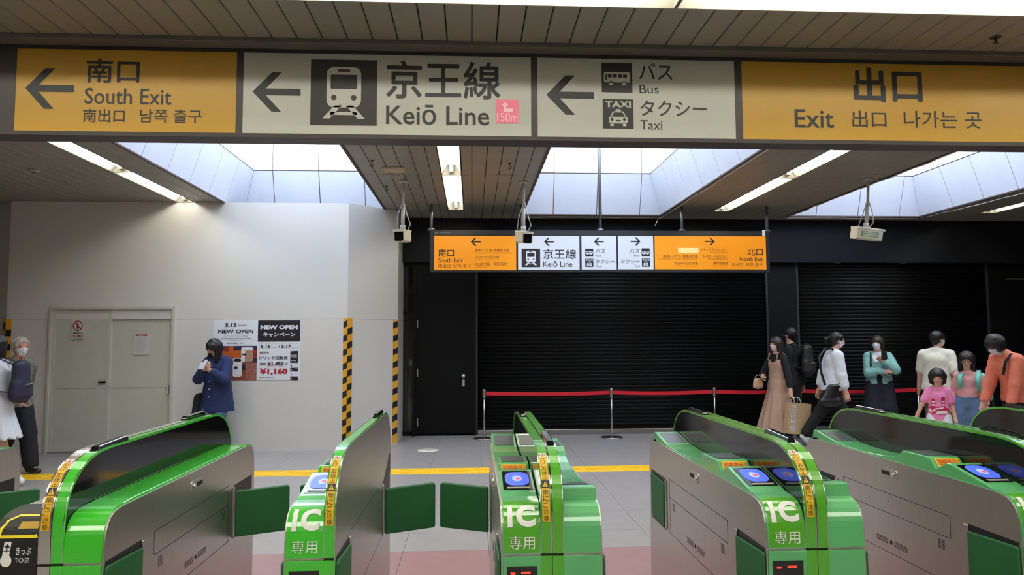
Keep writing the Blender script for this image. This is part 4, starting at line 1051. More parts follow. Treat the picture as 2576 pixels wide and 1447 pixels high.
def ticket_module(t, x0, x1, W):
    P = [(0, .76), (.0, .80), (.010, .855), (.035, .89), (.08, .905), (.15, .91)]
    D = dense(P, 3)
    MB().prism([(0, 0)] + D + [(GL - y, z) for y, z in D[::-1]] + [(GL, 0)], x0, x1).build('side_body', M_gst, t)
    fc = band(MB(), [(0, .66)] + D, x0 + .004, x1 - .002, 0, .007).build('ticket_cover', M_gmat, t)
    a = Arc([(0, .66)] + D); w = x1 - x0
    def S(pts, d0, d1, off, nm, m, par):
        fn = on_arc(x0 + .004, x1 - .002, a, d0, d1, off); return MB().poly([fn(u, v) for u, v in pts]).build(nm, m, par)
    d0, d1 = a.of_z(.838), a.of_z(.8975)
    outer = [(.04, 0), (.97, 0), (.97, 1), (.36, 1), (.16, .72), (.06, .36)]
    inner = [(.12, .12), (.92, .12), (.92, .89), (.38, .89), (.22, .68), (.14, .38)]
    fn = on_arc(x0 + .004, x1 - .002, a, d0, d1, .0085); mb = MB(); n = len(outer)
    vs = [fn(u, v) for u, v in outer] + [fn(u, v) for u, v in inner]
    mb.add(vs, [(k, (k + 1) % n, n + (k + 1) % n, n + k) for k in range(n)]).build('slot_frame', M_ybox, fc)
    S(inner, d0, d1, .0078, 'slot_panel', M_gmat, fc); S([(.48, .36), (.94, .36), (.94, .62), (.52, .62)], d0, d1, .0092, 'slot_mouth', mat('slot_mouth_yellow', (190, 150, 40), .4), fc)
    M_tw = M_ics
    f2 = on_arc(x0 + .004, x1 - .002, a, a.of_z(.745), a.of_z(.828), .0085)
    S([(.20, .35), (.36, .35), (.40, 1.0), (.24, 1.0)], a.of_z(.745), a.of_z(.828), .0085, 'ticket_picture', M_tw, fc)
    MB().poly([f2(u, v) for u, v in disc(.30, .30, .13, .24)]).build('ticket_picture', M_tw, fc)
    f3 = on_arc(x0 + .004, x1 - .002, a, a.of_z(.745), a.of_z(.828), .0092)
    MB().poly([f3(.24 + .14 * u, .62 + .3 * v) for u, v in ((.4, 0), (.6, 0), (.6, .6), (1, .6), (.5, 1), (0, .6), (.4, .6))]).build('arrow', M_gmat, fc)
    mb = MB(); text('きっぷ', on_arc(x0 + .004 + w * .50, x0 + w * .86, a, a.of_z(.788), a.of_z(.812), .0085), M_tw, fc, .01, mb=mb); mb.build('lettering', M_tw, fc, weld=False)
    mb = MB(); text('TICKET', on_arc(x0 + .004 + w * .49, x0 + w * .83, a, a.of_z(.764), a.of_z(.778), .0085), M_tw, fc, .0, mb=mb); mb.build('lettering', M_tw, fc, weld=False)
    MB().prism([(-.10, .62), (-.10, .64), (0.0, .68), (0.0, .64)], x0, x1).build('coin_ledge', M_gst, t, bevel=.004)

gate('ticket gate with black ticket slot and vivid green top, left of the girl with phone', -1.565, 'ticket', 'plain', True, (.145, .079, .128), far=('open', 'closed'), silver=True)
gate('narrow vivid green ticket gate with one reader side and a plain steel back', -.628, 'ic', None, True, (.131, .039, 0), far=('closed', 'closed'))
gate('pale green ticket gate in the middle, its left flap swung shut', .099, 'ic', 'rev', False, (.136, .078, .134), far=('closed', 'open'))
gate('pale green ticket gate below the woman with the paper bag', 1.021, 'ic', 'rev', False)
gate('pale green ticket gate at the right, below the little girl in pink', 1.945, 'ic', 'rev', False)
gate('ticket gate cut off by the right edge of the picture', 2.80, 'ic', 'rev', False)
gate('ticket gate cut off by the left edge of the picture', -2.829, 'ic', 'plain', False, far=('open', 'closed'))
# ================================================================== people: smooth bodies grown from blended limbs (distance field -> surface)
class Field:
    def __init__(s, lo, hi, h):
        s.lo = np.array(lo, float); s.h = h
        s.n = np.maximum(4, np.ceil((np.array(hi) - s.lo) / h).astype(int) + 1)
        s.d = np.full(s.n, 1.0, np.float32)
        s.ax = [s.lo[i] + h * np.arange(s.n[i]) for i in range(3)]
    def sub(s, lo, hi):
        i0 = np.clip(np.floor((np.array(lo) - s.lo) / s.h).astype(int), 0, s.n - 1); i1 = np.clip(np.ceil((np.array(hi) - s.lo) / s.h).astype(int) + 1, 1, s.n)
        return tuple(slice(a, b) for a, b in zip(i0, i1))
    def grid(s, sl):
        return np.meshgrid(s.ax[0][sl[0]], s.ax[1][sl[1]], s.ax[2][sl[2]], indexing='ij')
    def blend(s, sl, d, k):
        o = s.d[sl]
        if k > 0:
            hh = np.clip(0.5 + 0.5 * (o - d) / k, 0, 1); s.d[sl] = o * (1 - hh) + d * hh - k * hh * (1 - hh)
        else: s.d[sl] = np.minimum(o, d)
    def cone(s, a, b, ra, rb, k=.02, ex=None, sx=1.0, ef=None, sf=1.0):
        """tapered limb from a to b; sx / sf stretch its section along the unit vectors ex / ef"""
        a = np.array(a, float); b = np.array(b, float); m = max(ra, rb) * max(sx, sf, 1) + .05 + k
        sl = s.sub(np.minimum(a, b) - m, np.maximum(a, b) + m)
        X, Y, Z = s.grid(sl)
        if X.size == 0: return
        P = np.stack([X - a[0], Y - a[1], Z - a[2]], -1); ab = b - a; L2 = max(1e-9, ab @ ab)
        t = np.clip((P @ ab) / L2, 0, 1); Q = P - t[..., None] * ab
        if ex is not None:
            ex_ = np.array(ex); c = Q @ ex_; Q = Q + ((c / sx - c))[..., None] * ex_
        if ef is not None:
            ef_ = np.array(ef); c = Q @ ef_; Q = Q + ((c / sf - c))[..., None] * ef_
        d = np.sqrt((Q * Q).sum(-1)) - (ra + (rb - ra) * t)
        s.blend(sl, d.astype(np.float32), k)
    def cut(s, p, n, k=0.0):                                # remove everything on the side n points to
        X, Y, Z = np.meshgrid(*s.ax, indexing='ij')
        s.d = np.maximum(s.d, ((X - p[0]) * n[0] + (Y - p[1]) * n[1] + (Z - p[2]) * n[2]).astype(np.float32))
    def carve(s, c, r, ex, ef, eu, sx, sf, su):
        X, Y, Z = np.meshgrid(*s.ax, indexing='ij'); P = np.stack([X - c[0], Y - c[1], Z - c[2]], -1)
        d = np.sqrt(((P @ np.array(ex)) / sx) ** 2 + ((P @ np.array(ef)) / sf) ** 2 + ((P @ np.array(eu)) / su) ** 2) - r
        s.d = np.maximum(s.d, -d.astype(np.float32))
    def ripple(s, fn): 
        X, Y, Z = np.meshgrid(*s.ax, indexing='ij'); s.d = s.d + fn(X, Y, Z).astype(np.float32)
    def mesh(s, name):
        d = s.d; ins = d < 0; n = d.shape; h = s.h
        acc = np.zeros((n[0] - 1, n[1] - 1, n[2] - 1, 3), np.float32); cnt = np.zeros((n[0] - 1, n[1] - 1, n[2] - 1), np.float32)
        cross = []
        for a in range(3):
            sl0 = [slice(None)] * 3; sl1 = [slice(None)] * 3; sl0[a] = slice(0, -1); sl1[a] = slice(1, None)
            A = d[tuple(sl0)]; B = d[tuple(sl1)]; c = (A < 0) != (B < 0)
            idx = np.argwhere(c); t = A[c] / (A[c] - B[c]); pos = idx.astype(np.float32); pos[:, a] += t
            b_, c_ = [q for q in range(3) if q != a]
            ok = (idx[:, b_] > 0) & (idx[:, b_] < n[b_] - 1) & (idx[:, c_] > 0) & (idx[:, c_] < n[c_] - 1)
            idx = idx[ok]; pos = pos[ok]; sgn = (A[c] < 0)[ok]
            for ob in (0, 1):
                for oc in (0, 1):
                    q = idx.copy(); q[:, b_] -= ob; q[:, c_] -= oc
                    np.add.at(acc, (q[:, 0], q[:, 1], q[:, 2]), pos); np.add.at(cnt, (q[:, 0], q[:, 1], q[:, 2]), 1)
            cross.append((a, b_, c_, idx, sgn))
        used = cnt > 0; vid = -np.ones(cnt.shape, np.int32); vid[used] = np.arange(used.sum())
        V = acc[used] / cnt[used][:, None] * h + s.lo
        F = []
        for a, b_, c_, idx, sgn in cross:
            if len(idx) == 0: continue
            qs = []
            for ob, oc in ((0, 0), (1, 0), (1, 1), (0, 1)):
                q = idx.copy(); q[:, b_] -= ob; q[:, c_] -= oc; qs.append(vid[q[:, 0], q[:, 1], q[:, 2]])
            f = np.stack(qs, 1); flipm = sgn if a != 1 else ~sgn
            f[~flipm] = f[~flipm][:, ::-1]; F.append(f)
        F = np.concatenate(F) if F else np.zeros((0, 4), int)
        me = bpy.data.meshes.new(name); me.vertices.add(len(V)); me.vertices.foreach_set('co', V.astype(np.float32).ravel())
        me.loops.add(F.size); me.loops.foreach_set('vertex_index', F.astype(np.int32).ravel()); me.polygons.add(len(F))
        me.polygons.foreach_set('loop_start', np.arange(0, F.size, 4, dtype=np.int32)); me.polygons.foreach_set('use_smooth', np.ones(len(F), bool))
        me.update(); me.validate(); return me

def V3(*a): return np.array(a, float)
def nrm(v): v = np.array(v, float); return v / max(1e-9, np.linalg.norm(v))
def ik(a, t, l1, l2, hint):
    a = np.array(a, float); t = np.array(t, float); d = t - a; L = np.linalg.norm(d); M = (l1 + l2) * .999
    if L > M: t = a + d / L * M; d = t - a; L = M
    x = (l1 * l1 - l2 * l2 + L * L) / (2 * L); y = math.sqrt(max(0, l1 * l1 - x * x)); u = d / L
    h = np.array(hint, float); h = nrm(h - u * (h @ u)); return a + u * x + h * y, t

SKIN = mat('skin', (214, 166, 142), 0.5, var=.03, scale=20); SKIN_OLD = mat('skin_ruddy', (202, 140, 118), 0.5, var=.05, scale=20)
HAIR = mat('hair_black', (24, 20, 20), 0.38, var=.3, scale=60, stretch=(1, 1, .06), bump=.9, bscale=110); HAIR_B = mat('hair_brown', (44, 30, 26), 0.38, var=.3, scale=60, stretch=(1, 1, .06), bump=.9, bscale=110); HAIR_G = mat('hair_grey', (176, 168, 160), 0.5, var=.25, scale=70, stretch=(1, 1, .12), bump=.8, bscale=90)
EYE = mat('eye_dark', (26, 18, 16), 0.25); LIP = mat('lips', (176, 98, 92), .5); M_mask = mat('mask_white', (226, 226, 230), .7); M_maskp = mat('mask_pink', (232, 196, 190), .7)

class Person:
    def __init__(s, label, x, y, rz, H, lean=0, side=0, yaw=0, pitch=0, hand=None, foot=None, elbow=None, knee=None, head=1.0, build=1.0, leg=.53, skin=SKIN, curl=(.5, .5), palm=None):
        """local frame: faces -y, its left side is +x; L = +x, R = -x"""
        s.t = thing('person', label, 'person', (x, y, 0), math.radians(rz)); s.H = H; s.bw = build; s.skin = skin
        s.hf = head
        ln = math.radians(lean); sd = math.radians(side)
        s.T = nrm((math.sin(sd), -math.sin(ln), math.cos(ln))); s.X = nrm(V3(1, 0, 0) - s.T * s.T[0]); s.F = np.cross(s.T, s.X) * -1
        if s.F[1] > 0: s.F = -s.F
        s.pel = V3(0, 0, leg * H)
        tl = (0.825 - leg) * H if head < 1.1 else (0.80 - leg) * H
        s.neck = s.pel + s.T * tl; s.chest = s.pel + s.T * tl * .66; s.waist = s.pel + s.T * tl * .28
        hy = math.radians(yaw); hp = math.radians(pitch)
        s.hF = nrm((math.sin(hy) * math.cos(hp), -math.cos(hy) * math.cos(hp), -math.sin(hp))); s.hX = nrm((math.cos(hy), math.sin(hy), 0)); s.hU = np.cross(s.hF, s.hX) * -1
        if s.hU[2] < 0: s.hU = -s.hU
        s.hr = .066 * H * head                              # half height of the head
        s.head = s.neck + s.T * (.040 * H) + s.hU * s.hr * .86 + s.hF * .014 * H
        sw = .088 * H * build; s.sh = {'L': s.neck - s.T * .040 * H + s.X * sw, 'R': s.neck - s.T * .040 * H - s.X * sw}
        hw = .052 * H; s.hip = {'L': s.pel + V3(hw, 0, -.01 * H), 'R': s.pel - V3(hw, 0, .01 * H)}
        hand = hand or {}; foot = foot or {}; elbow = elbow or {}; knee = knee or {}
        s.el = {}; s.wr = {}; s.kn = {}; s.an = {}
        for q, sg in (('L', 1), ('R', -1)):
            tgt = hand.get(q, s.sh[q] + V3(sg * .03 * H, -.03 * H, -.30 * H)); s.el[q], s.wr[q] = ik(s.sh[q], tgt, .172 * H, .148 * H, elbow.get(q, (sg * .3, 1, -.2)))
            ft = foot.get(q, V3(sg * .06 * H, 0.01, .045 * H)); s.kn[q], s.an[q] = ik(s.hip[q], ft, .245 * H * leg / .53, .245 * H * leg / .53, knee.get(q, (sg * .05, -1, 0)))
        s.curl = dict(zip('LR', curl)); s.palm = palm or {}
        s.toe = {q: V3(0, -1, 0) for q in 'LR'}
    def bounds(s, pts, m): 
        P = np.array(pts); return P.min(0) - m, P.max(0) + m
    def torso(s, f, e=0.0, k=.03, hips=True):
        H = s.H; b = s.bw; r = .062 * H * b
        f.cone(s.chest + s.T * .010 * H, s.waist, .067 * H * b + e, .056 * H * b + e, k, s.X, 1.28, None)
        for q in 'LR': f.cone(s.neck - s.T * .005 * H, s.sh[q] - (s.sh[q] - s.neck) * .12, .030 * H + e * .7, .031 * H * b + e * .8, k)
        if hips: f.cone(s.waist, s.pel - V3(0, 0, .01 * H), .057 * H * b + e, .070 * H * b + e, k, s.X, 1.28, None)
    def arm(s, f, q, e=0.0, upto=2.0, k=.015, r=(.030, .025, .018)):
        H = s.H; b = .5 + .5 * s.bw; a, m, w = s.sh[q], s.el[q], s.wr[q]
        if upto >= 1: f.cone(a, m, r[0] * H * b + e, r[1] * H * b + e, k)
        else: f.cone(a, a + (m - a) * upto, r[0] * H * b + e, (r[0] + (r[1] - r[0]) * upto) * H * b + e * 1.15, k)
        if upto > 1:
            g = min(1, upto - 1); f.cone(m, m + (w - m) * g, r[1] * H * b + e, (r[1] + (r[2] - r[1]) * g) * H * b + e, k)
    def leg(s, f, q, e=0.0, upto=2.0, k=.02, r=(.055, .038, .024)):
        H = s.H; b = .5 + .5 * s.bw; a, m, w = s.hip[q], s.kn[q], s.an[q]
        f.cone(a, m if upto >= 1 else a + (m - a) * upto, r[0] * H * b + e, (r[1] if upto >= 1 else r[0] + (r[1] - r[0]) * upto) * H * b + e, k)
        if upto > 1: g = min(1, upto - 1); f.cone(m, m + (w - m) * g, r[1] * H * b + e, (r[1] + (r[2] - r[1]) * g) * H * b + e, k)
    def hand(s, f, q):
        H = s.H; d = nrm(s.wr[q] - s.el[q]); sg = 1 if q == 'L' else -1
        pn = nrm(np.array(s.palm.get(q, (-sg, -.2, 0)), float)); pn = nrm(pn - d * (pn @ d)); side = np.cross(d, pn)     # pn: where the palm looks
        if q in s.palm and len(s.palm[q]) > 3: side = -side
        pl = .046 * H; w = s.wr[q]; r = max(.0072, .0052 * H)
        f.cone(w, w + d * pl, .014 * H, .013 * H, .008, side, 1.7)
        c = s.curl[q]
        for i, (o, L) in enumerate(((-.021, .040), (-.007, .046), (.007, .043), (.020, .034))):
            p = w + d * pl * .95 + side * o * H; a = c * 1.15
            d1 = d * math.cos(a * .6) + pn * math.sin(a * .6); d2 = d * math.cos(a * 1.5) + pn * math.sin(a * 1.5)
            m = p + d1 * L * .5 * H; f.cone(p, m, r, r * .95, .003); f.cone(m, m + d2 * L * .5 * H, r * .95, r * .8, .003)
        th = nrm(np.cross(s.X, d)); p = w + d * pl * .25 - side * .016 * H; d1 = nrm(d * .6 - side * .7 + pn * .45)
        m = p + d1 * .026 * H; f.cone(p, m, r * 1.15, r, .006); f.cone(m, m + nrm(d * .8 - side * .2 + pn * .55 * (1 + c)) * .022 * H, r, r * .85, .003)
    def body(s, h=.008):
        H = s.H; hr = s.hr
        pts = [s.head + s.hU * hr * 1.1, s.head + s.hF * hr * 1.2, s.head - s.hF * hr * 1.2, *s.sh.values(), *s.el.values(), *s.wr.values(), *s.kn.values(), *s.an.values(), s.pel, *[s.an[q] + s.toe[q] * .12 * H for q in 'LR'], V3(0, 0, 0)]
        pts += [s.wr[q] + nrm(s.wr[q] - s.el[q]) * .10 * H for q in 'LR']
        lo, hi = s.bounds(pts, .10 * H); lo[2] = min(lo[2], -.02)
        f = Field(lo, hi, h)
        s.torso(f); f.cone(s.neck - s.T * .02 * H, s.head - s.hU * hr * .5, .032 * H * s.hf ** .5, .030 * H * s.hf ** .5, .02)
        for q in 'LR':
            s.arm(f, q); s.leg(f, q); s.hand(f, q)
            f.cone(s.an[q] + V3(0, 0, -.012 * H), s.an[q] + s.toe[q] * .085 * H + V3(0, 0, -.028 * H), .022 * H, .016 * H, .015)
        # head: skull, face, jaw, nose, brow, ears
        c = s.head
        f.cone(c + s.hU * hr * .22 - s.hF * hr * .10, c + s.hU * hr * .18 + s.hF * hr * .06, hr * .76, hr * .74, .01)
        f.cone(c + s.hF * hr * .16 - s.hU * hr * .1, c + s.hF * hr * .28 - s.hU * hr * .62, hr * .60, hr * .36, .02, s.hX, 1.05)
        f.cone(c + s.hF * hr * .76 + s.hU * hr * .05, c + s.hF * hr * .90 - s.hU * hr * .22, hr * .06, hr * .10, .012)
        for sg in (-1, 1):
            f.cone(c + s.hX * sg * hr * .72 + s.hU * hr * .06, c + s.hX * sg * hr * .74 - s.hU * hr * .16, hr * .13, hr * .09, .008, s.hX, .5)
            f.carve(c + s.hX * sg * hr * .30 + s.hF * hr * .86 + s.hU * hr * .04, hr * .13, s.hX, s.hF, s.hU, 1.3, .8, .7)
        o = put('body', f.mesh('body'), s.skin, s.t)
        return s
    def face(s, mouth=True):
        hr = s.hr; c = s.head
        for sg in (-1, 1):
            f = Field(c - 1.3 * hr, c + 1.3 * hr, .003 if False else .004)
            p = c + s.hX * sg * hr * .29 + s.hF * hr * .68 + s.hU * hr * .03
            f.cone(p - s.hX * hr * .05, p + s.hX * hr * .05, hr * .085, hr * .085, 0); put('eye', f.mesh('eye'), EYE, s.t)
            f = Field(c - 1.3 * hr, c + 1.3 * hr, .004); p = c + s.hX * sg * hr * .30 + s.hF * hr * .72 + s.hU * hr * .22
            f.cone(p - s.hX * hr * .12, p + s.hX * hr * .12, hr * .05, hr * .04, 0); put('eyebrow', f.mesh('eyebrow'), HAIR, s.t)
        if mouth:
            f = Field(c - 1.3 * hr, c + 1.3 * hr, .004); p = c + s.hF * hr * .66 - s.hU * hr * .50
            f.cone(p - s.hX * hr * .14, p + s.hX * hr * .14, hr * .05, hr * .05, 0); put('mouth', f.mesh('mouth'), LIP, s.t)
        return s
    def mask(s, m=M_mask):
        hr = s.hr; c = s.head; f = Field(c - 1.35 * hr, c + 1.35 * hr, .006)
        f.cone(c + s.hF * hr * .24 - s.hU * hr * .16, c + s.hF * hr * .34 - s.hU * hr * .60, hr * .62, hr * .42, .01, s.hX, 1.08)
        f.cone(c + s.hF * hr * .80 - s.hU * hr * .10, c + s.hF * hr * .84 - s.hU * hr * .40, hr * .16, hr * .16, .02)
        f.cut(c + s.hU * hr * .0 + s.hF * hr * .7, nrm(s.hU * 1.0 - s.hF * .25)); f.cut(c + s.hF * hr * .28, -s.hF)
        mk = put('face_mask', f.mesh('face_mask'), m, s.t)
        for sg in (-1, 1):
            a = c + s.hX * sg * hr * .62 + s.hF * hr * .30
            MB().tube([tuple(a - s.hU * hr * .05), tuple(c + s.hX * sg * hr * .80 + s.hF * hr * .10 + s.hU * hr * .06), tuple(c + s.hX * sg * hr * .80 - s.hU * hr * .04), tuple(a - s.hU * hr * .42)], .0022, 6).build('ear_loop', m, mk)
        return s
    def hair(s, style, m=HAIR, length=0.0, part=0):
        hr = s.hr; c = s.head; L = length * s.H
        lo = c - 1.6 * hr; hi = c + 1.6 * hr; lo[2] -= L + .02
        f = Field(lo, hi, .008)
        f.cone(c + s.hU * hr * .30 - s.hF * hr * .16, c + s.hU * hr * .24 + s.hF * hr * .06, hr * .88, hr * .83, .01)
        f.cone(c - s.hF * hr * .30 + s.hU * hr * .1, c - s.hF * hr * .36 - s.hU * hr * .45, hr * .66, hr * .44 if style != 'short' else hr * .40, .03, s.hX, 1.1)
        D = V3(0, 0, -1)
        if style in ('bob', 'long'):
            for sg in (-1, 1):
                a = c + s.hX * sg * hr * .62 + s.hU * hr * .1 - s.hF * hr * .05
                f.cone(a, a + D * (L * .8) + s.hX * sg * hr * .1, hr * .30, hr * .24, .03, s.hF, 1.45)
            a = c - s.hF * hr * .50; f.cone(a, a + D * L - s.hF * hr * .12, hr * .50, hr * .40, .04, s.hX, 1.6)
        if style == 'pony':
            a = c - s.hF * hr * .95 + s.hU * hr * .25; f.cone(a, a - s.hF * hr * .45 - s.hU * hr * .35, hr * .24, hr * .30, .02); f.cone(a - s.hF * hr * .45 - s.hU * hr * .35, a - s.hF * hr * .55 + D * hr * .9, hr * .28, hr * .12, .02)
        # open the face
        f.carve(c + s.hF * hr * 1.02 - s.hU * hr * (.40 if style in ('bob', 'long') else .08), hr, s.hX, s.hF, s.hU, .66 if style in ('bob', 'long') else .80, .80, .66 if style in ('bob', 'long') else .74)
        if style in ('short', 'pony'):
            for sg in (-1, 1): f.carve(c + s.hX * sg * hr * .95 + s.hF * hr * .30 - s.hU * hr * .42, hr, s.hX, s.hF, s.hU, .42, .62, .55)
        cx_, cy_ = float(c[0]), float(c[1])
        f.ripple(lambda X, Y, Z: .0035 * np.sin(np.arctan2(Y - cy_, X - cx_) * 26 + np.sin(Z * 40) * .8) + .0015 * np.sin(np.arctan2(Y - cy_, X - cx_) * 61 + Z * 25))
        s.hairo = put('hair', f.mesh('hair'), m, s.t); return s
    def top(s, m, e=.012, sleeve=2.0, hem=-.03, name='shirt', neck=.0, loose=.0, h=.010, wr=None, puff=0.0):
        H = s.H; pts = [*s.sh.values(), *s.el.values(), *s.wr.values(), s.pel + V3(0, 0, hem * H), s.neck]
        lo, hi = s.bounds(pts, .13 * H); f = Field(lo, hi, h)
        s.torso(f, e, .03, False)
        f.cone(s.waist, s.pel + V3(0, 0, hem * H - .06), .058 * H * s.bw + e + loose * .5, .072 * H * s.bw + e + loose, .04, s.X, 1.30)
        f.cone(s.neck - s.T * .015 * H, s.neck + s.T * .012 * H, .040 * H + e * .4, .036 * H + e * .3, .02)
        for q in 'LR': 
            u = sleeve if not isinstance(sleeve, dict) else sleeve[q]
            if u > 0: s.arm(f, q, e + .004 + puff, u, .02)
        f.cut(s.pel + V3(0, 0, hem * H), (0, 0, -1)); f.cut(s.neck + s.T * (.020 + neck) * H, nrm(s.T + s.F * .25)); f.carve(s.neck + s.T * .034 * H + s.F * .022 * H, .040 * H, s.X, s.F, s.T, 1.0, 1.0, .8)
        f.ripple(lambda X, Y, Z: .0022 * np.sin(Z * 55 + X * 30) * np.sin(X * 48 + Y * 35 + Z * 12))
        s.topo = put(name, f.mesh(name), m, s.t); return s
    def pants(s, m, e=.012, upto=1.93, name='trousers', wide=0.0, h=.011):
        H = s.H; pts = [s.pel + V3(0, 0, .09 * H), *s.kn.values(), *s.an.values()]; lo, hi = s.bounds(pts, .13 * H); f = Field(lo, hi, h)
        f.cone(s.waist, s.pel - V3(0, 0, .03 * H), .060 * H * s.bw + e, .073 * H * s.bw + e, .03, s.X, 1.3)
        for q in 'LR': s.leg(f, q, e + wide * .6, upto, .02, (.055, .042 + wide, .034 + wide))
        f.cut(s.waist + s.T * .02 * H, s.T)
        f.ripple(lambda X, Y, Z: .002 * np.sin(Z * 60 + X * 20) * np.sin(X * 50 + Y * 40))
        put(name, f.mesh(name), m, s.t); return s
    def skirt(s, m, hem, flare=.16, pleats=11, depth=.010, name='skirt', start=None, h=.010, sway=(0, 0)):
        H = s.H; a = s.waist if start is None else start; b = V3(sway[0], sway[1], hem - .05)
        lo, hi = s.bounds([a, b], .30 * H); f = Field(lo, hi, h)
        f.cone(a, s.pel, .062 * H * s.bw + .012, .078 * H * s.bw + .014, .03, s.X, 1.25); f.cone(s.pel, b, .078 * H * s.bw + .014, flare, .05, s.X, 1.12)
        f.cut((0, 0, hem), (0, 0, -1)); f.cut(a + s.T * .02 * H, s.T)
        z0, z1 = s.pel[2], hem
        f.ripple(lambda X, Y, Z: depth * np.clip((z0 + .04 - Z) / (z0 - z1), 0, 1) * np.sin(pleats * np.arctan2(Y - sway[1] * .6, X - sway[0] * .6)))
        put(name, f.mesh(name), m, s.t); return s
    def shoes(s, m, name='shoe'):
        H = s.H
        for q in 'LR':
            a = s.an[q]; d = s.toe[q]; lo, hi = s.bounds([a, a + d * .13 * H, a - d * .05 * H], .05 * H); f = Field(lo, hi, .007)
            z = -.026 * H
            f.cone(a - d * .018 * H + V3(0, 0, z), a + d * .09 * H + V3(0, 0, z - .005 * H), .026 * H, .020 * H, .01, np.cross(d, V3(0, 0, 1)), 1.1); f.cone(a + V3(0, 0, -.01 * H), a + d * .04 * H + V3(0, 0, z), .027 * H, .024 * H, .015)
            if abs(d[2]) < .2: f.cut(a + V3(0, 0, -.0445 * H), (0, 0, -1))
            put(name, f.mesh(name), m, s.t)
        return s
    def world(s, p): 
        return s.t.matrix_basis @ Vector(p)
def blob(name, m, parent, cones, h=.008, cuts=(), ripple=None):
    P = np.array([p for c in cones for p in c[:2]]); R = max(max(c[2], c[3]) * (c[6] if len(c) > 6 else 1.0) for c in cones) + .04
    f = Field(P.min(0) - R, P.max(0) + R, h)
    for c in cones: f.cone(*c[:4], k=c[4] if len(c) > 4 else .02, ex=c[5] if len(c) > 5 else None, sx=c[6] if len(c) > 6 else 1.0)
    for p, n in cuts: f.cut(p, nrm(n))
    if ripple: f.ripple(ripple)
    return put(name, f.mesh(name), m, parent)
def strap(parent, pts, w, m, name='strap', up=None):        # flat band along a path
    P = [Vector(p) for p in pts]; vs = []; fs = []
    for i, p in enumerate(P):
        d = (P[min(i + 1, len(P) - 1)] - P[max(i - 1, 0)]).normalized(); a = Vector(up) if up else Vector((1, 0, 0)); a = (a - d * a.dot(d)).normalized(); n = d.cross(a)
        for sx, sn in ((-1, -1), (1, -1), (1, 1), (-1, 1)): vs.append(p + a * sx * w / 2 + n * sn * .003)
    for i in range(len(P) - 1):
        for k in range(4): fs.append((i * 4 + k, i * 4 + (k + 1) % 4, i * 4 + 4 + (k + 1) % 4, i * 4 + 4 + k))
    fs += [(0, 3, 2, 1), tuple(len(vs) - 4 + k for k in range(4))]
    return MB().add(vs, fs, True).build(name, m, parent, weld=False)
def phone(label, pos, rot, back):
    t = thing('smartphone', label, 'phone', pos); t.rotation_euler = rot
    MB().prism_y(rrect(-.036, -.074, .036, .074, .008), -.004, .004).build('case', back, t); MB().prism_y(rrect(-.033, -.071, .033, .071, .006), .0042, .0048).build('screen', M_gblk, t)
    MB().prism_y(rrect(-.030, .035, -.008, .065, .005), -.0056, -.0042).build('camera_bump', M_gmat, t)
from mathutils.bvhtree import BVHTree
def decal(P, target, polys, m, name, off=.002, n=6):
    me = target.data; bv = BVHTree.FromPolygons([v.co[:] for v in me.vertices], [tuple(p.vertices) for p in me.polygons])
    bm = bmesh.new()
    for pl in polys:
        f = bm.faces.new([bm.verts.new((x, 0, z)) for x, z in pl])
    bmesh.ops.triangulate(bm, faces=bm.faces[:]); bmesh.ops.subdivide_edges(bm, edges=bm.edges[:], cuts=n - 1, use_grid_fill=True)
    for v in bm.verts:
        h = bv.ray_cast(Vector((v.co.x, -1.0, v.co.z)), Vector((0, 1, 0)))
        v.co.y = (h[0].y if h[0] else -.12) - off
    me2 = bpy.data.meshes.new(name); bm.to_mesh(me2); bm.free()
    return put(name, me2, m, target)
def glasses(P, m):
    c = P.head; hr = P.hr; mb = MB()
    for sg in (-1, 1):
        o = c + P.hX * sg * hr * .31 + P.hF * hr * .90 + P.hU * hr * .02
        ring = [tuple(o + P.hX * math.cos(a) * hr * .24 + P.hU * math.sin(a) * hr * .19) for a in [2 * PI * k / 14 for k in range(15)]]
        mb.tube(ring, .0022, 6)
        mb.tube([tuple(o + P.hX * sg * hr * .24), tuple(c + P.hX * sg * hr * .80 + P.hF * hr * .1 + P.hU * hr * .08)], .002, 6)
    mb.tube([tuple(c - P.hX * hr * .08 + P.hF * hr * .92 + P.hU * hr * .04), tuple(c + P.hX * hr * .08 + P.hF * hr * .92 + P.hU * hr * .04)], .002, 6)
    mb.build('glasses', m, P.t)
M_navyc = mat('cloth_navy', (34, 48, 92), .85, var=.08, scale=14, bump=.2, bscale=200); M_jean = mat('cloth_jeans', (86, 112, 146), .85, var=.2, scale=9); M_shoeb = mat('shoe_black', (28, 26, 26), .5); M_shoew = mat('shoe_white', (222, 222, 224), .5)
M_blkc = mat('cloth_black', (20, 19, 22), .85, var=.1); M_navyp = mat('cloth_navy_dark', (24, 26, 38), .85, var=.1); M_beige = mat('cloth_beige', (182, 146, 124), .8, var=.06, scale=10); M_whitec = mat('cloth_white', (226, 228, 236), .75, var=.03)
M_leath = mat('leather_black', (20, 22, 22), .35, var=.1); M_mint = mat('cloth_mint', (136, 184, 176), .85, var=.06, scale=14); M_mintb = mat('nylon_mint', (112, 206, 190), .6, var=.05); M_cotton = mat('cloth_offwhite', (222, 216, 198), .8, var=.03)
M_olive = mat('cloth_olive', (96, 98, 74), .85, var=.35, scale=14); M_pinkc = mat('cloth_pale_pink', (224, 164, 164), .8, var=.04); M_pinkt = mat('cloth_pink', (240, 140, 190), .8, var=.03); M_coral = mat('cloth_coral', (226, 124, 98), .8, var=.06, scale=12)
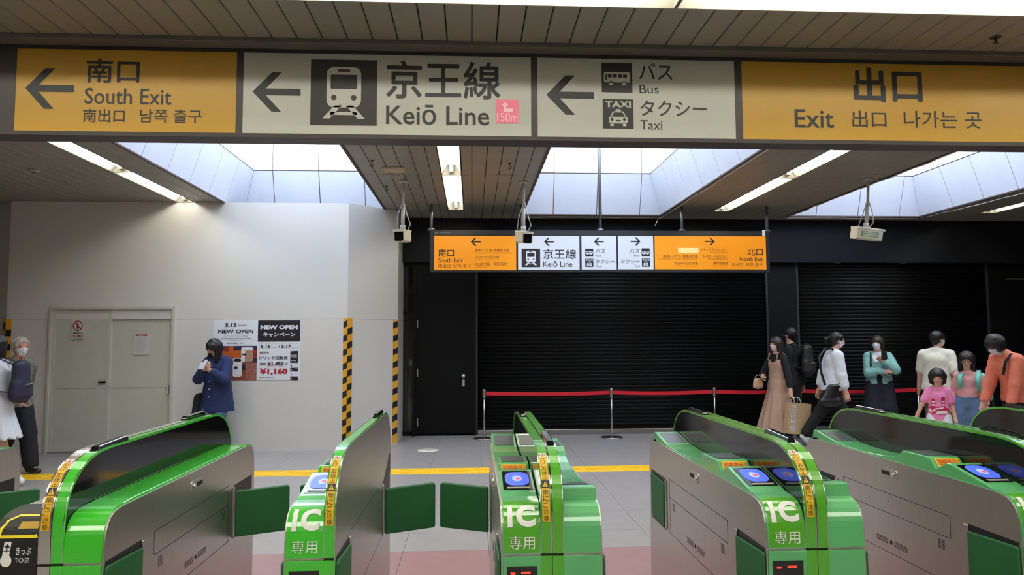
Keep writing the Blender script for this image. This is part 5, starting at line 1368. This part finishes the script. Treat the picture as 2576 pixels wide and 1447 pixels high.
M_plaid = mat('cloth_grey_check', (118, 116, 104), .85, var=.45, scale=28); M_bagn = mat('nylon_navy', (44, 40, 66), .6, var=.12); M_tan = mat('leather_tan', (196, 158, 128), .5, var=.05); M_kraft = mat('kraft_paper', (196, 164, 122), .75, var=.05, scale=20); M_brownb = mat('bag_brown_pattern', (84, 62, 44), .5, var=.5, scale=50); M_gold = mat('brass_fitting', (206, 180, 110), .3, metal=1)

def px(x, Y): return at(x, 950, Y).x
# ---- girl with a phone leaning by the poster
P = Person('girl in a navy shirt and jeans looking down at her phone beside the poster', px(548, 9.48), 9.48, -12, 1.52, lean=1, yaw=-24, pitch=30, hand={'L': V3(.035, -.25, 1.10), 'R': V3(-.035, -.26, 1.12)}, elbow={'L': (.8, .35, -1), 'R': (-.8, .35, -1)}, curl=(.8, .8), build=.98, palm={'L': (-.4, .4, 1), 'R': (.4, .4, 1)}, foot={'L': V3(.08, -.02, .068), 'R': V3(-.08, -.10, .068)})
P.body().face().hair('long', HAIR, .15).top(M_navyc, .022, 1.75, -.155, 'shirt', loose=.05).pants(M_jean, .012).shoes(M_shoew)
for k in range(3): blob('button', M_whitec, P.topo, [((0.0, -.19, .96 - .10 * k), (0.0, -.196, .96 - .10 * k), .007, .007, 0)], .004)
w = P.world((0, -.335, 1.175)); phone('pale phone held by the girl in the navy shirt', w, (math.radians(-42), 0, math.radians(-12)), M_ltgrey)
b = thing('tote_bag', 'black tote bag at the hip of the girl with the phone', 'bag', P.world((-.22, -.02, .58)), math.radians(-12))
blob('bag_body', M_blkc, b, [((0, 0, -.03), (0, 0, .16), .075, .06, .02, (0, 1, 0), 2.0), ((0, .03, -.06), (0, -.05, -.06), .07, .07, .03)], .009)
strap(b, [(0, .06, .18), (.0, .10, .32), (.02, .17, .50), (.06, .18, .60)], .025, M_blkc)
# ---- elderly man walking in from the left
P = Person('grey-haired man in a checked shirt and white mask walking in from the left', px(40, 8.46), 8.46, 60, 1.53, lean=4, yaw=-4, pitch=6, hand={'R': V3(-.15, -.38, .83), 'L': V3(.19, .10, .76)}, elbow={'R': (-.4, .8, -.5)}, foot={'R': V3(-.07, .16, .085), 'L': V3(.07, -.24, .068)}, curl=(.4, .25), skin=SKIN_OLD, build=1.05, palm={'R': (.3, -.6, .6)})
P.body().face(False).hair('short', HAIR_G).mask().top(M_plaid, .018, .95, -.05, 'shirt', loose=.02).pants(M_navyp, .012, wide=.006).shoes(M_shoeb)
t = thing('pouch', 'dark navy pouch hanging from the hand of the grey-haired man', 'bag', P.world(P.wr['R'] + V3(0.02, -.03, .0)), math.radians(60))
blob('pouch_body', M_navyp, t, [((0, -.01, -.02), (0, .04, .07), .028, .035, .01, (0, 1, 0), 1.7)], .008); strap(t, [(0, -.02, .02), (0, -.045, -.02), (0, -.02, -.05)], .012, M_navyp)
# ---- person cut off at the left edge
P = Person('person in white with a navy backpack, cut off by the left edge', px(-8, 7.6), 7.6, -82, 1.56, lean=2, hand={'L': V3(.19, -.14, .90), 'R': V3(-.19, -.05, .80)}, foot={'L': V3(.06, -.24, .07), 'R': V3(-.06, .20, .09)})
P.body().face(False).hair('bob', HAIR, .07).mask().top(M_whitec, .016, .85, -.02, 'blouse', loose=.02).skirt(M_whitec, .50, .24, 14, .012).shoes(M_shoew)
for q in 'LR': s_ = strap(P.topo, [tuple(P.neck + P.X * (.09 if q == 'L' else -.09) + V3(0, -.03, -.005)), tuple(P.neck + P.X * (.14 if q == 'L' else -.14) + V3(0, -.10, -.08)), tuple(P.neck + P.X * (.04 if q == 'L' else -.04) + V3(0, -.135, -.20))], .03, M_navyc, 'collar_band')
def backpack(label, pos, rz, m, w, d, h, strap_pts, pocket=True):
    t = thing('backpack', label, 'backpack', pos, math.radians(rz))
    blob('pack_body', m, t, [((0, 0, d * .5), (0, 0, h - d * .4), d * .5, d * .45, .02, (1, 0, 0), w / d), ((0, 0, d * .45), (0, 0, h * .4), d * .55, d * .5, .03, (1, 0, 0), w / d)], .009)
    if pocket:
        blob('front_pocket', m, t, [((0, d * .42, d * .5), (0, d * .42, h * .38), d * .26, d * .24, .02, (1, 0, 0), w / d * 1.3)], .009)
        strap(t, [(-w * .32, d * .70, h * .42), (0, d * .74, h * .44), (w * .32, d * .70, h * .42)], .008, M_gold, 'zip', (0, 0, 1))
    MB().tube([(-.03, -.01, h - .02), (-.02, -.01, h + .03), (.02, -.01, h + .03), (.03, -.01, h - .02)], .006, 8).build('grab_handle', m, t)
    for pts in strap_pts: strap(t, pts, .045, m)
    return t
def pack_straps(w, h, dy): return [[(sg * w * .3, -.04, h - .04), (sg * w * .34, dy * .5, h + .025), (sg * w * .36, dy - .02, h - .04), (sg * w * .38, dy - .03, h * .62), (sg * w * .42, dy * .45, h * .28), (sg * w * .34, -.04, .10)] for sg in (-1, 1)]
backpack('navy backpack with brass zips worn by the person at the left edge', P.world((0, .22, .86)), -82, M_bagn, .29, .15, .42, pack_straps(.29, .42, -.33))
t = thing('handbag', 'brown patterned handbag at the left edge below the white sleeve', 'bag', P.world((.24, -.02, .70)), math.radians(-82))
blob('bag_body', M_brownb, t, [((0, 0, .06), (0, 0, .24), .07, .06, .02, (0, 1, 0), 2.0)], .009); MB().tube([(0, -.08, .28), (-.01, -.05, .45), (-.01, .05, .45), (0, .08, .28)], .008, 8).build('handle', M_brownb, t)

# ---- woman in the beige dress
P = Person('woman in a beige pinafore dress with long dark hair and pink mask', px(1957, 10.08), 10.08, -66, 1.50, lean=1, yaw=6, pitch=3, hand={'L': V3(.27, -.05, .71), 'R': V3(-.06, -.24, .93)}, elbow={'R': (-.9, .5, -.6), 'L': (.3, 1, 0)}, curl=(1.1, .8), foot={'L': V3(.05, -.20, .067), 'R': V3(-.04, .24, .11)}, build=.92, palm={'L': (-1, 0, 0)})
P.toe['R'] = nrm(V3(0, -1, -.5))
P.body().face(False).hair('long', HAIR_B, .19).mask(M_maskp).top(M_blkc, .008, 1.86, -.01, 'undershirt')
P.skirt(M_beige, .15, .29, 12, .014, 'dress_skirt', sway=(0, -.03))
def bodice(P, m):
    f = Field(*P.bounds([*P.sh.values(), P.pel], .12 * P.H), .009); P.torso(f, .016, .03, False); f.cone(P.waist, P.pel, .066 * P.H, .078 * P.H, .03, P.X, 1.28)
    f.cut(P.chest + P.T * .055 * P.H, P.T); f.carve(P.chest + P.T * .085 * P.H + P.F * .09, .075, P.X, P.F, P.T, .9, 1.2, 1.2); f.cut(P.pel, (0, 0, -1))
    o = put('dress_bodice', f.mesh('dress_bodice'), m, P.t)
    for sg in (-1, 1):
        a = P.chest + P.T * .05 * P.H + P.X * sg * .075
        strap(o, [tuple(a + P.F * .095), tuple(a + P.F * .06 + P.T * .10), tuple(a + P.T * .115), tuple(a - P.F * .07 + P.T * .08), tuple(a - P.F * .09)], .022, m, 'shoulder_strap', tuple(P.X))
bodice(P, M_beige); P.shoes(M_shoeb)
t = thing('handbag', 'small beige handbag at the waist of the woman in the beige dress', 'bag', P.world((-.09, -.30, .765)), math.radians(-66))
blob('bag_body', M_tan, t, [((0, 0, .02), (0, 0, .11), .035, .03, .01, (0, 1, 0), 2.7)], .008); MB().tube([(0, .06, .13), (0, .05, .175), (.0, -.02, .185), (0, -.06, .13)], .006, 8).build('handle', M_tan, t)
# paper bag
hp = P.world(P.wr['L'] + nrm(P.wr['L'] - P.el['L']) * .07)
t = thing('paper_bag', 'brown kraft paper carrier bag with white lettering held by the woman in beige', 'bag', (hp.x + .03, hp.y - .06, .155), math.radians(6))
kb = MB(); w_, d_, h_ = .165, .055, .42
kb.add([(-w_, -d_, 0), (w_, -d_, 0), (w_, d_, 0), (-w_, d_, 0), (-w_ * 1.02, -d_ * .8, h_ * .5), (w_ * 1.02, -d_ * .8, h_ * .5), (w_ * 1.02, d_ * .8, h_ * .5), (-w_ * 1.02, d_ * .8, h_ * .5), (-w_, -d_ * .9, h_), (w_, -d_ * .9, h_), (w_, d_ * .9, h_), (-w_, d_ * .9, h_)],
       [(0, 3, 2, 1)] + [(a + k, a + (k + 1) % 4, a + 4 + (k + 1) % 4, a + 4 + k) for a in (0, 4) for k in range(4)])
bag = kb.build('bag_body', M_kraft, t); bag.rotation_euler = (0, math.radians(5), 0)
for yy in (-1, 1): MB().tube([(-.05, yy * d_ * .9, h_ - .01), (-.04, yy * .02, h_ + .07), (.0, 0, hp.z - .155), (.04, yy * .02, h_ + .07), (.05, yy * d_ * .9, h_ - .01)], .004, 6).build('bag_handle', M_whitec, t)
for i in range(4):
    rnd_ = random.Random(i); mb = MB()
    for r_ in range(4):
        for c_ in range(3):
            z_ = .03 + .095 * i + .021 * r_; x_ = -.135 + .027 * c_; mb.poly([(x_, -d_ - .0012, z_), (x_ + rnd_.uniform(.014, .024), -d_ - .0012, z_), (x_ + .02, -d_ - .0012, z_ + .014), (x_, -d_ - .0012, z_ + .014)])
    tag(mb.build('white_print', M_whitec, bag, weld=False), kind='stuff')
# ---- figure in black behind her
P = Person('person all in black walking left behind the woman in the beige dress', px(1996, 10.46), 10.46, -132, 1.64, lean=2, yaw=0, hand={'L': V3(.2, -.12, .78), 'R': V3(-.2, .06, .78)}, foot={'L': V3(.06, .22, .09), 'R': V3(-.06, -.22, .072)})
P.body(.010).face(False).hair('short', HAIR).mask(mat('mask_black', (24, 24, 26), .7)).top(M_blkc, .02, 1.95, -.06, 'jacket', loose=.02).pants(M_blkc, .014).shoes(M_shoeb)
backpack('black backpack worn by the person in black', P.world((0, .21, .92)), -132, mat('nylon_black', (40, 38, 40), .55, var=.15), .30, .16, .45, pack_straps(.30, .45, -.33))

# ---- woman in the white blouse striding to the right
P = Person('woman in a white blouse and black trousers striding to the right', px(2092, 9.6), 9.6, 82, 1.565, lean=6, yaw=-6, pitch=6, hand={'R': V3(-.20, -.12, .68), 'L': V3(.19, .12, .72)}, elbow={'R': (-.3, 1, -.2)}, curl=(.5, .55), foot={'R': V3(-.04, .40, .155), 'L': V3(.05, -.30, .075)}, build=.98)
P.toe['R'] = nrm(V3(0, -.75, -.66))
P.body().face(False).hair('pony', HAIR).mask().top(M_whitec, .022, 1.55, -.045, 'blouse', loose=.03, puff=.008).pants(M_blkc, .013).shoes(M_shoew)
blob('hair_clip', M_gold, P.hairo, [(P.head - P.hF * P.hr * .98 + P.hU * P.hr * .3 - P.hX * .02, P.head - P.hF * P.hr * .98 + P.hU * P.hr * .3 + P.hX * .02, .012, .012, 0)], .005)
t = thing('shoulder_bag', 'black leather shoulder bag at the hip of the woman in the white blouse', 'bag', P.world((-.21, .06, .60)), math.radians(82))
blob('bag_body', M_leath, t, [((0, .05, .03), (0, -.01, .22), .060, .035, .03, (0, 1, 0), 2.4), ((0, .12, .0), (0, -.05, .02), .05, .06, .03)], .009)
strap(t, [(0, .10, .24), (.03, .14, .42), (.09, .13, .62), (.13, .05, .725), (.13, -.05, .725), (.10, -.14, .58), (.0, -.09, .26)], .03, M_leath, up=(0, 1, 0)); blob('buckle', M_gold, t, [((-.08, -.06, .27), (-.085, -.06, .27), .012, .012, 0)], .005)

# ---- woman in the mint cardigan
P = Person('woman in a mint cardigan with white mask standing with a phone', px(2211, 10.3), 10.3, -26, 1.51, yaw=-18, pitch=4, hand={'L': V3(.04, -.22, 1.14), 'R': V3(.06, -.19, .98)}, elbow={'L': (1, .3, -.8), 'R': (-1, .25, -.7)}, curl=(1.0, .5), palm={'L': (-.4, -1, .2)})
P.body().face(False).hair('bob', HAIR_B, .055).mask()
P.top(M_whitec, .010, .3, -.03, 'inner_shirt').pants(M_navyp, .014, wide=.028, name='wide_trousers').shoes(M_shoeb)
def cardigan(P, m):
    f = Field(*P.bounds([*P.sh.values(), *P.el.values(), *P.wr.values(), P.pel], .14 * P.H), .009); P.torso(f, .024, .03, False)
    f.cone(P.waist, P.pel - V3(0, 0, .08), .07 * P.H + .02, .078 * P.H + .02, .04, P.X, 1.35)
    for q in 'LR': P.arm(f, q, .026, 1.85, .02)
    f.cut(P.pel - V3(0, 0, .01), (0, 0, -1)); f.cut(P.neck + P.T * .02, nrm(P.T + P.F * .25)); f.carve(P.neck + P.T * .05 + P.F * .035, .065, P.X, P.F, P.T, 1.0, 1.0, .8)
    f2 = Field(f.lo, f.lo + (f.n - 1) * f.h, f.h); f2.n = f.n
    X, Y, Z = np.meshgrid(*f.ax, indexing='ij'); gap = np.maximum(np.abs(X) - .035 - .10 * np.clip((Z - .95) / .3, 0, 1) * .5, Y + .05)
    armz = np.abs(Z - 1.03) < .09
    f.d = np.maximum(f.d, np.where(armz, -1.0, -gap).astype(np.float32))
    f.ripple(lambda X, Y, Z: .003 * np.sin(Z * 60 + X * 22) * np.sin(X * 40 + Y * 30))
    return put('cardigan', f.mesh('cardigan'), m, P.t)
cd = cardigan(P, M_mint)
for sg in (-1, 1): strap(cd, [tuple(P.neck + V3(sg * .095, .05, .0)), tuple(P.neck + V3(sg * .10, -.05, .005)), tuple(P.neck + V3(sg * .105, -.115, -.09)), tuple(P.neck + V3(sg * .11, -.13, -.2))], .022, M_blkc, 'bag_strap')
phone('dark phone held up by the woman in the mint cardigan', P.world((.055, -.295, 1.225)), (math.radians(14), 0, math.radians(-26)), M_gmat)

# ---- man in the white T-shirt, from behind
P = Person('man in a white T-shirt seen from behind, turning to the right', px(2358, 9.55), 9.55, 136, 1.57, yaw=-44, pitch=4, hand={'L': V3(.25, -.10, .74), 'R': V3(-.26, -.02, .76)}, build=1.15)
P.body().face(False).hair('short', HAIR).mask().top(M_cotton, .018, .78, -.05, 'tshirt', loose=.02).pants(M_olive, .004, wide=.006).shoes(M_shoeb); glasses(P, M_gmat)
# ---- girl with the mint backpack
P = Person('girl with glasses in a pale pink top with a mint backpack', px(2434, 8.6), 8.6, -44, 1.31, yaw=6, pitch=4, head=1.17, leg=.51, hand={'L': V3(.19, -.03, .60), 'R': V3(-.18, -.05, .62)}, build=.88)
P.body(.0075).face().hair('long', HAIR, .12).top(M_pinkc, .012, 1.95, -.015, 'long_sleeve_top').pants(M_jean, .014, wide=.012).shoes(M_shoew); glasses(P, M_gmat)
backpack('mint backpack on the back of the girl with glasses', P.world((.03, .17, .66)), -44, M_mintb, .36, .16, .38, pack_straps(.25, .38, -.27))
# ---- small girl
P = Person('small girl with bobbed hair in a pink T-shirt with a hand print', px(2358, 8.3), 8.3, -36, 1.10, yaw=4, pitch=8, head=1.30, leg=.48, hand={'R': V3(-.235, -.05, .52), 'L': V3(.17, -.03, .50)}, elbow={'R': (-.6, .6, 0)}, build=.92)
P.body(.007).face().hair('bob', HAIR, .075).top(M_pinkt, .014, .62, -.03, 'tshirt', loose=.015).pants(M_whitec, .012, .9, name='shorts', wide=.012).shoes(M_shoew)
M_prw = mat('print_white', (240, 226, 226), .7); M_prr = mat('print_red', (206, 40, 84), .7)
c0 = P.waist[2]
def RR(x0, z0, x1, z1, r): return rrect(x0, c0 + z0, x1, c0 + z1, r)
decal(P, P.topo, [RR(-.072, .02, -.030, .125, .019), RR(.030, .02, .070, .145, .018)] + [[(-.105, c0 + .02), (-.11, c0 - .01), (-.07, c0 - .06), (.085, c0 - .065), (.115, c0 - .03), (.10, c0 + .01), (.055, c0 + .036), (-.075, c0 + .034)]], M_prr, 'shirt_print', .002)
decal(P, P.topo, [[(-.035, c0 - .055), (.08, c0 - .058), (.106, c0 - .03), (.08, c0 - .012), (-.01, c0 - .018)], [(-.098, c0 + .012), (-.102, c0 - .008), (-.07, c0 - .048), (-.062, c0 - .02)], [(-.04, c0 - .006), (.055, c0 + .016), (.05, c0 + .028), (-.03, c0 + .012)], [(-.06, c0 - .012), (-.04, c0 - .03), (-.025, c0 - .016), (-.045, c0 + .002)]] + [[(x - .015, c0 + z), (x + .015, c0 + z), (x + .015, c0 + z + .017), (x - .015, c0 + z + .017)] for x, z in ((-.051, .04), (-.051, .075), (.050, .045), (.050, .082))], M_prw, 'shirt_print', .004)
# ---- woman in coral
P = Person('woman in a coral top bending towards the children at the right edge', px(2566, 7.8), 7.8, -84, 1.60, lean=24, yaw=-4, pitch=42, hand={'L': V3(.16, -.30, .66), 'R': V3(-.16, -.34, .70)}, elbow={'L': (.5, 1, 0), 'R': (-.5, 1, 0)}, build=1.02)
P.body().face(False).hair('bob', HAIR, .05).mask().top(M_coral, .02, 1.9, -.06, 'sweater', loose=.03).pants(M_navyp, .014).shoes(M_shoeb)
t = thing('shoulder_bag', 'black shoulder bag strapped over the coral top', 'bag', P.world((.02, .20, .80)), math.radians(-84))
blob('bag_body', M_leath, t, [((0, .02, .03), (0, .0, .25), .07, .06, .02, (1, 0, 0), 2.0)], .009)
n_ = P.neck - V3(.02, .20, .80)
strap(t, [(.06, -.02, .28), tuple(n_ + V3(.12, .06, -.02)), tuple(n_ + V3(.12, -.02, .015)), tuple(n_ + V3(.11, -.09, -.08)), tuple(n_ + V3(.08, -.10, -.22))], .035, M_blkc)
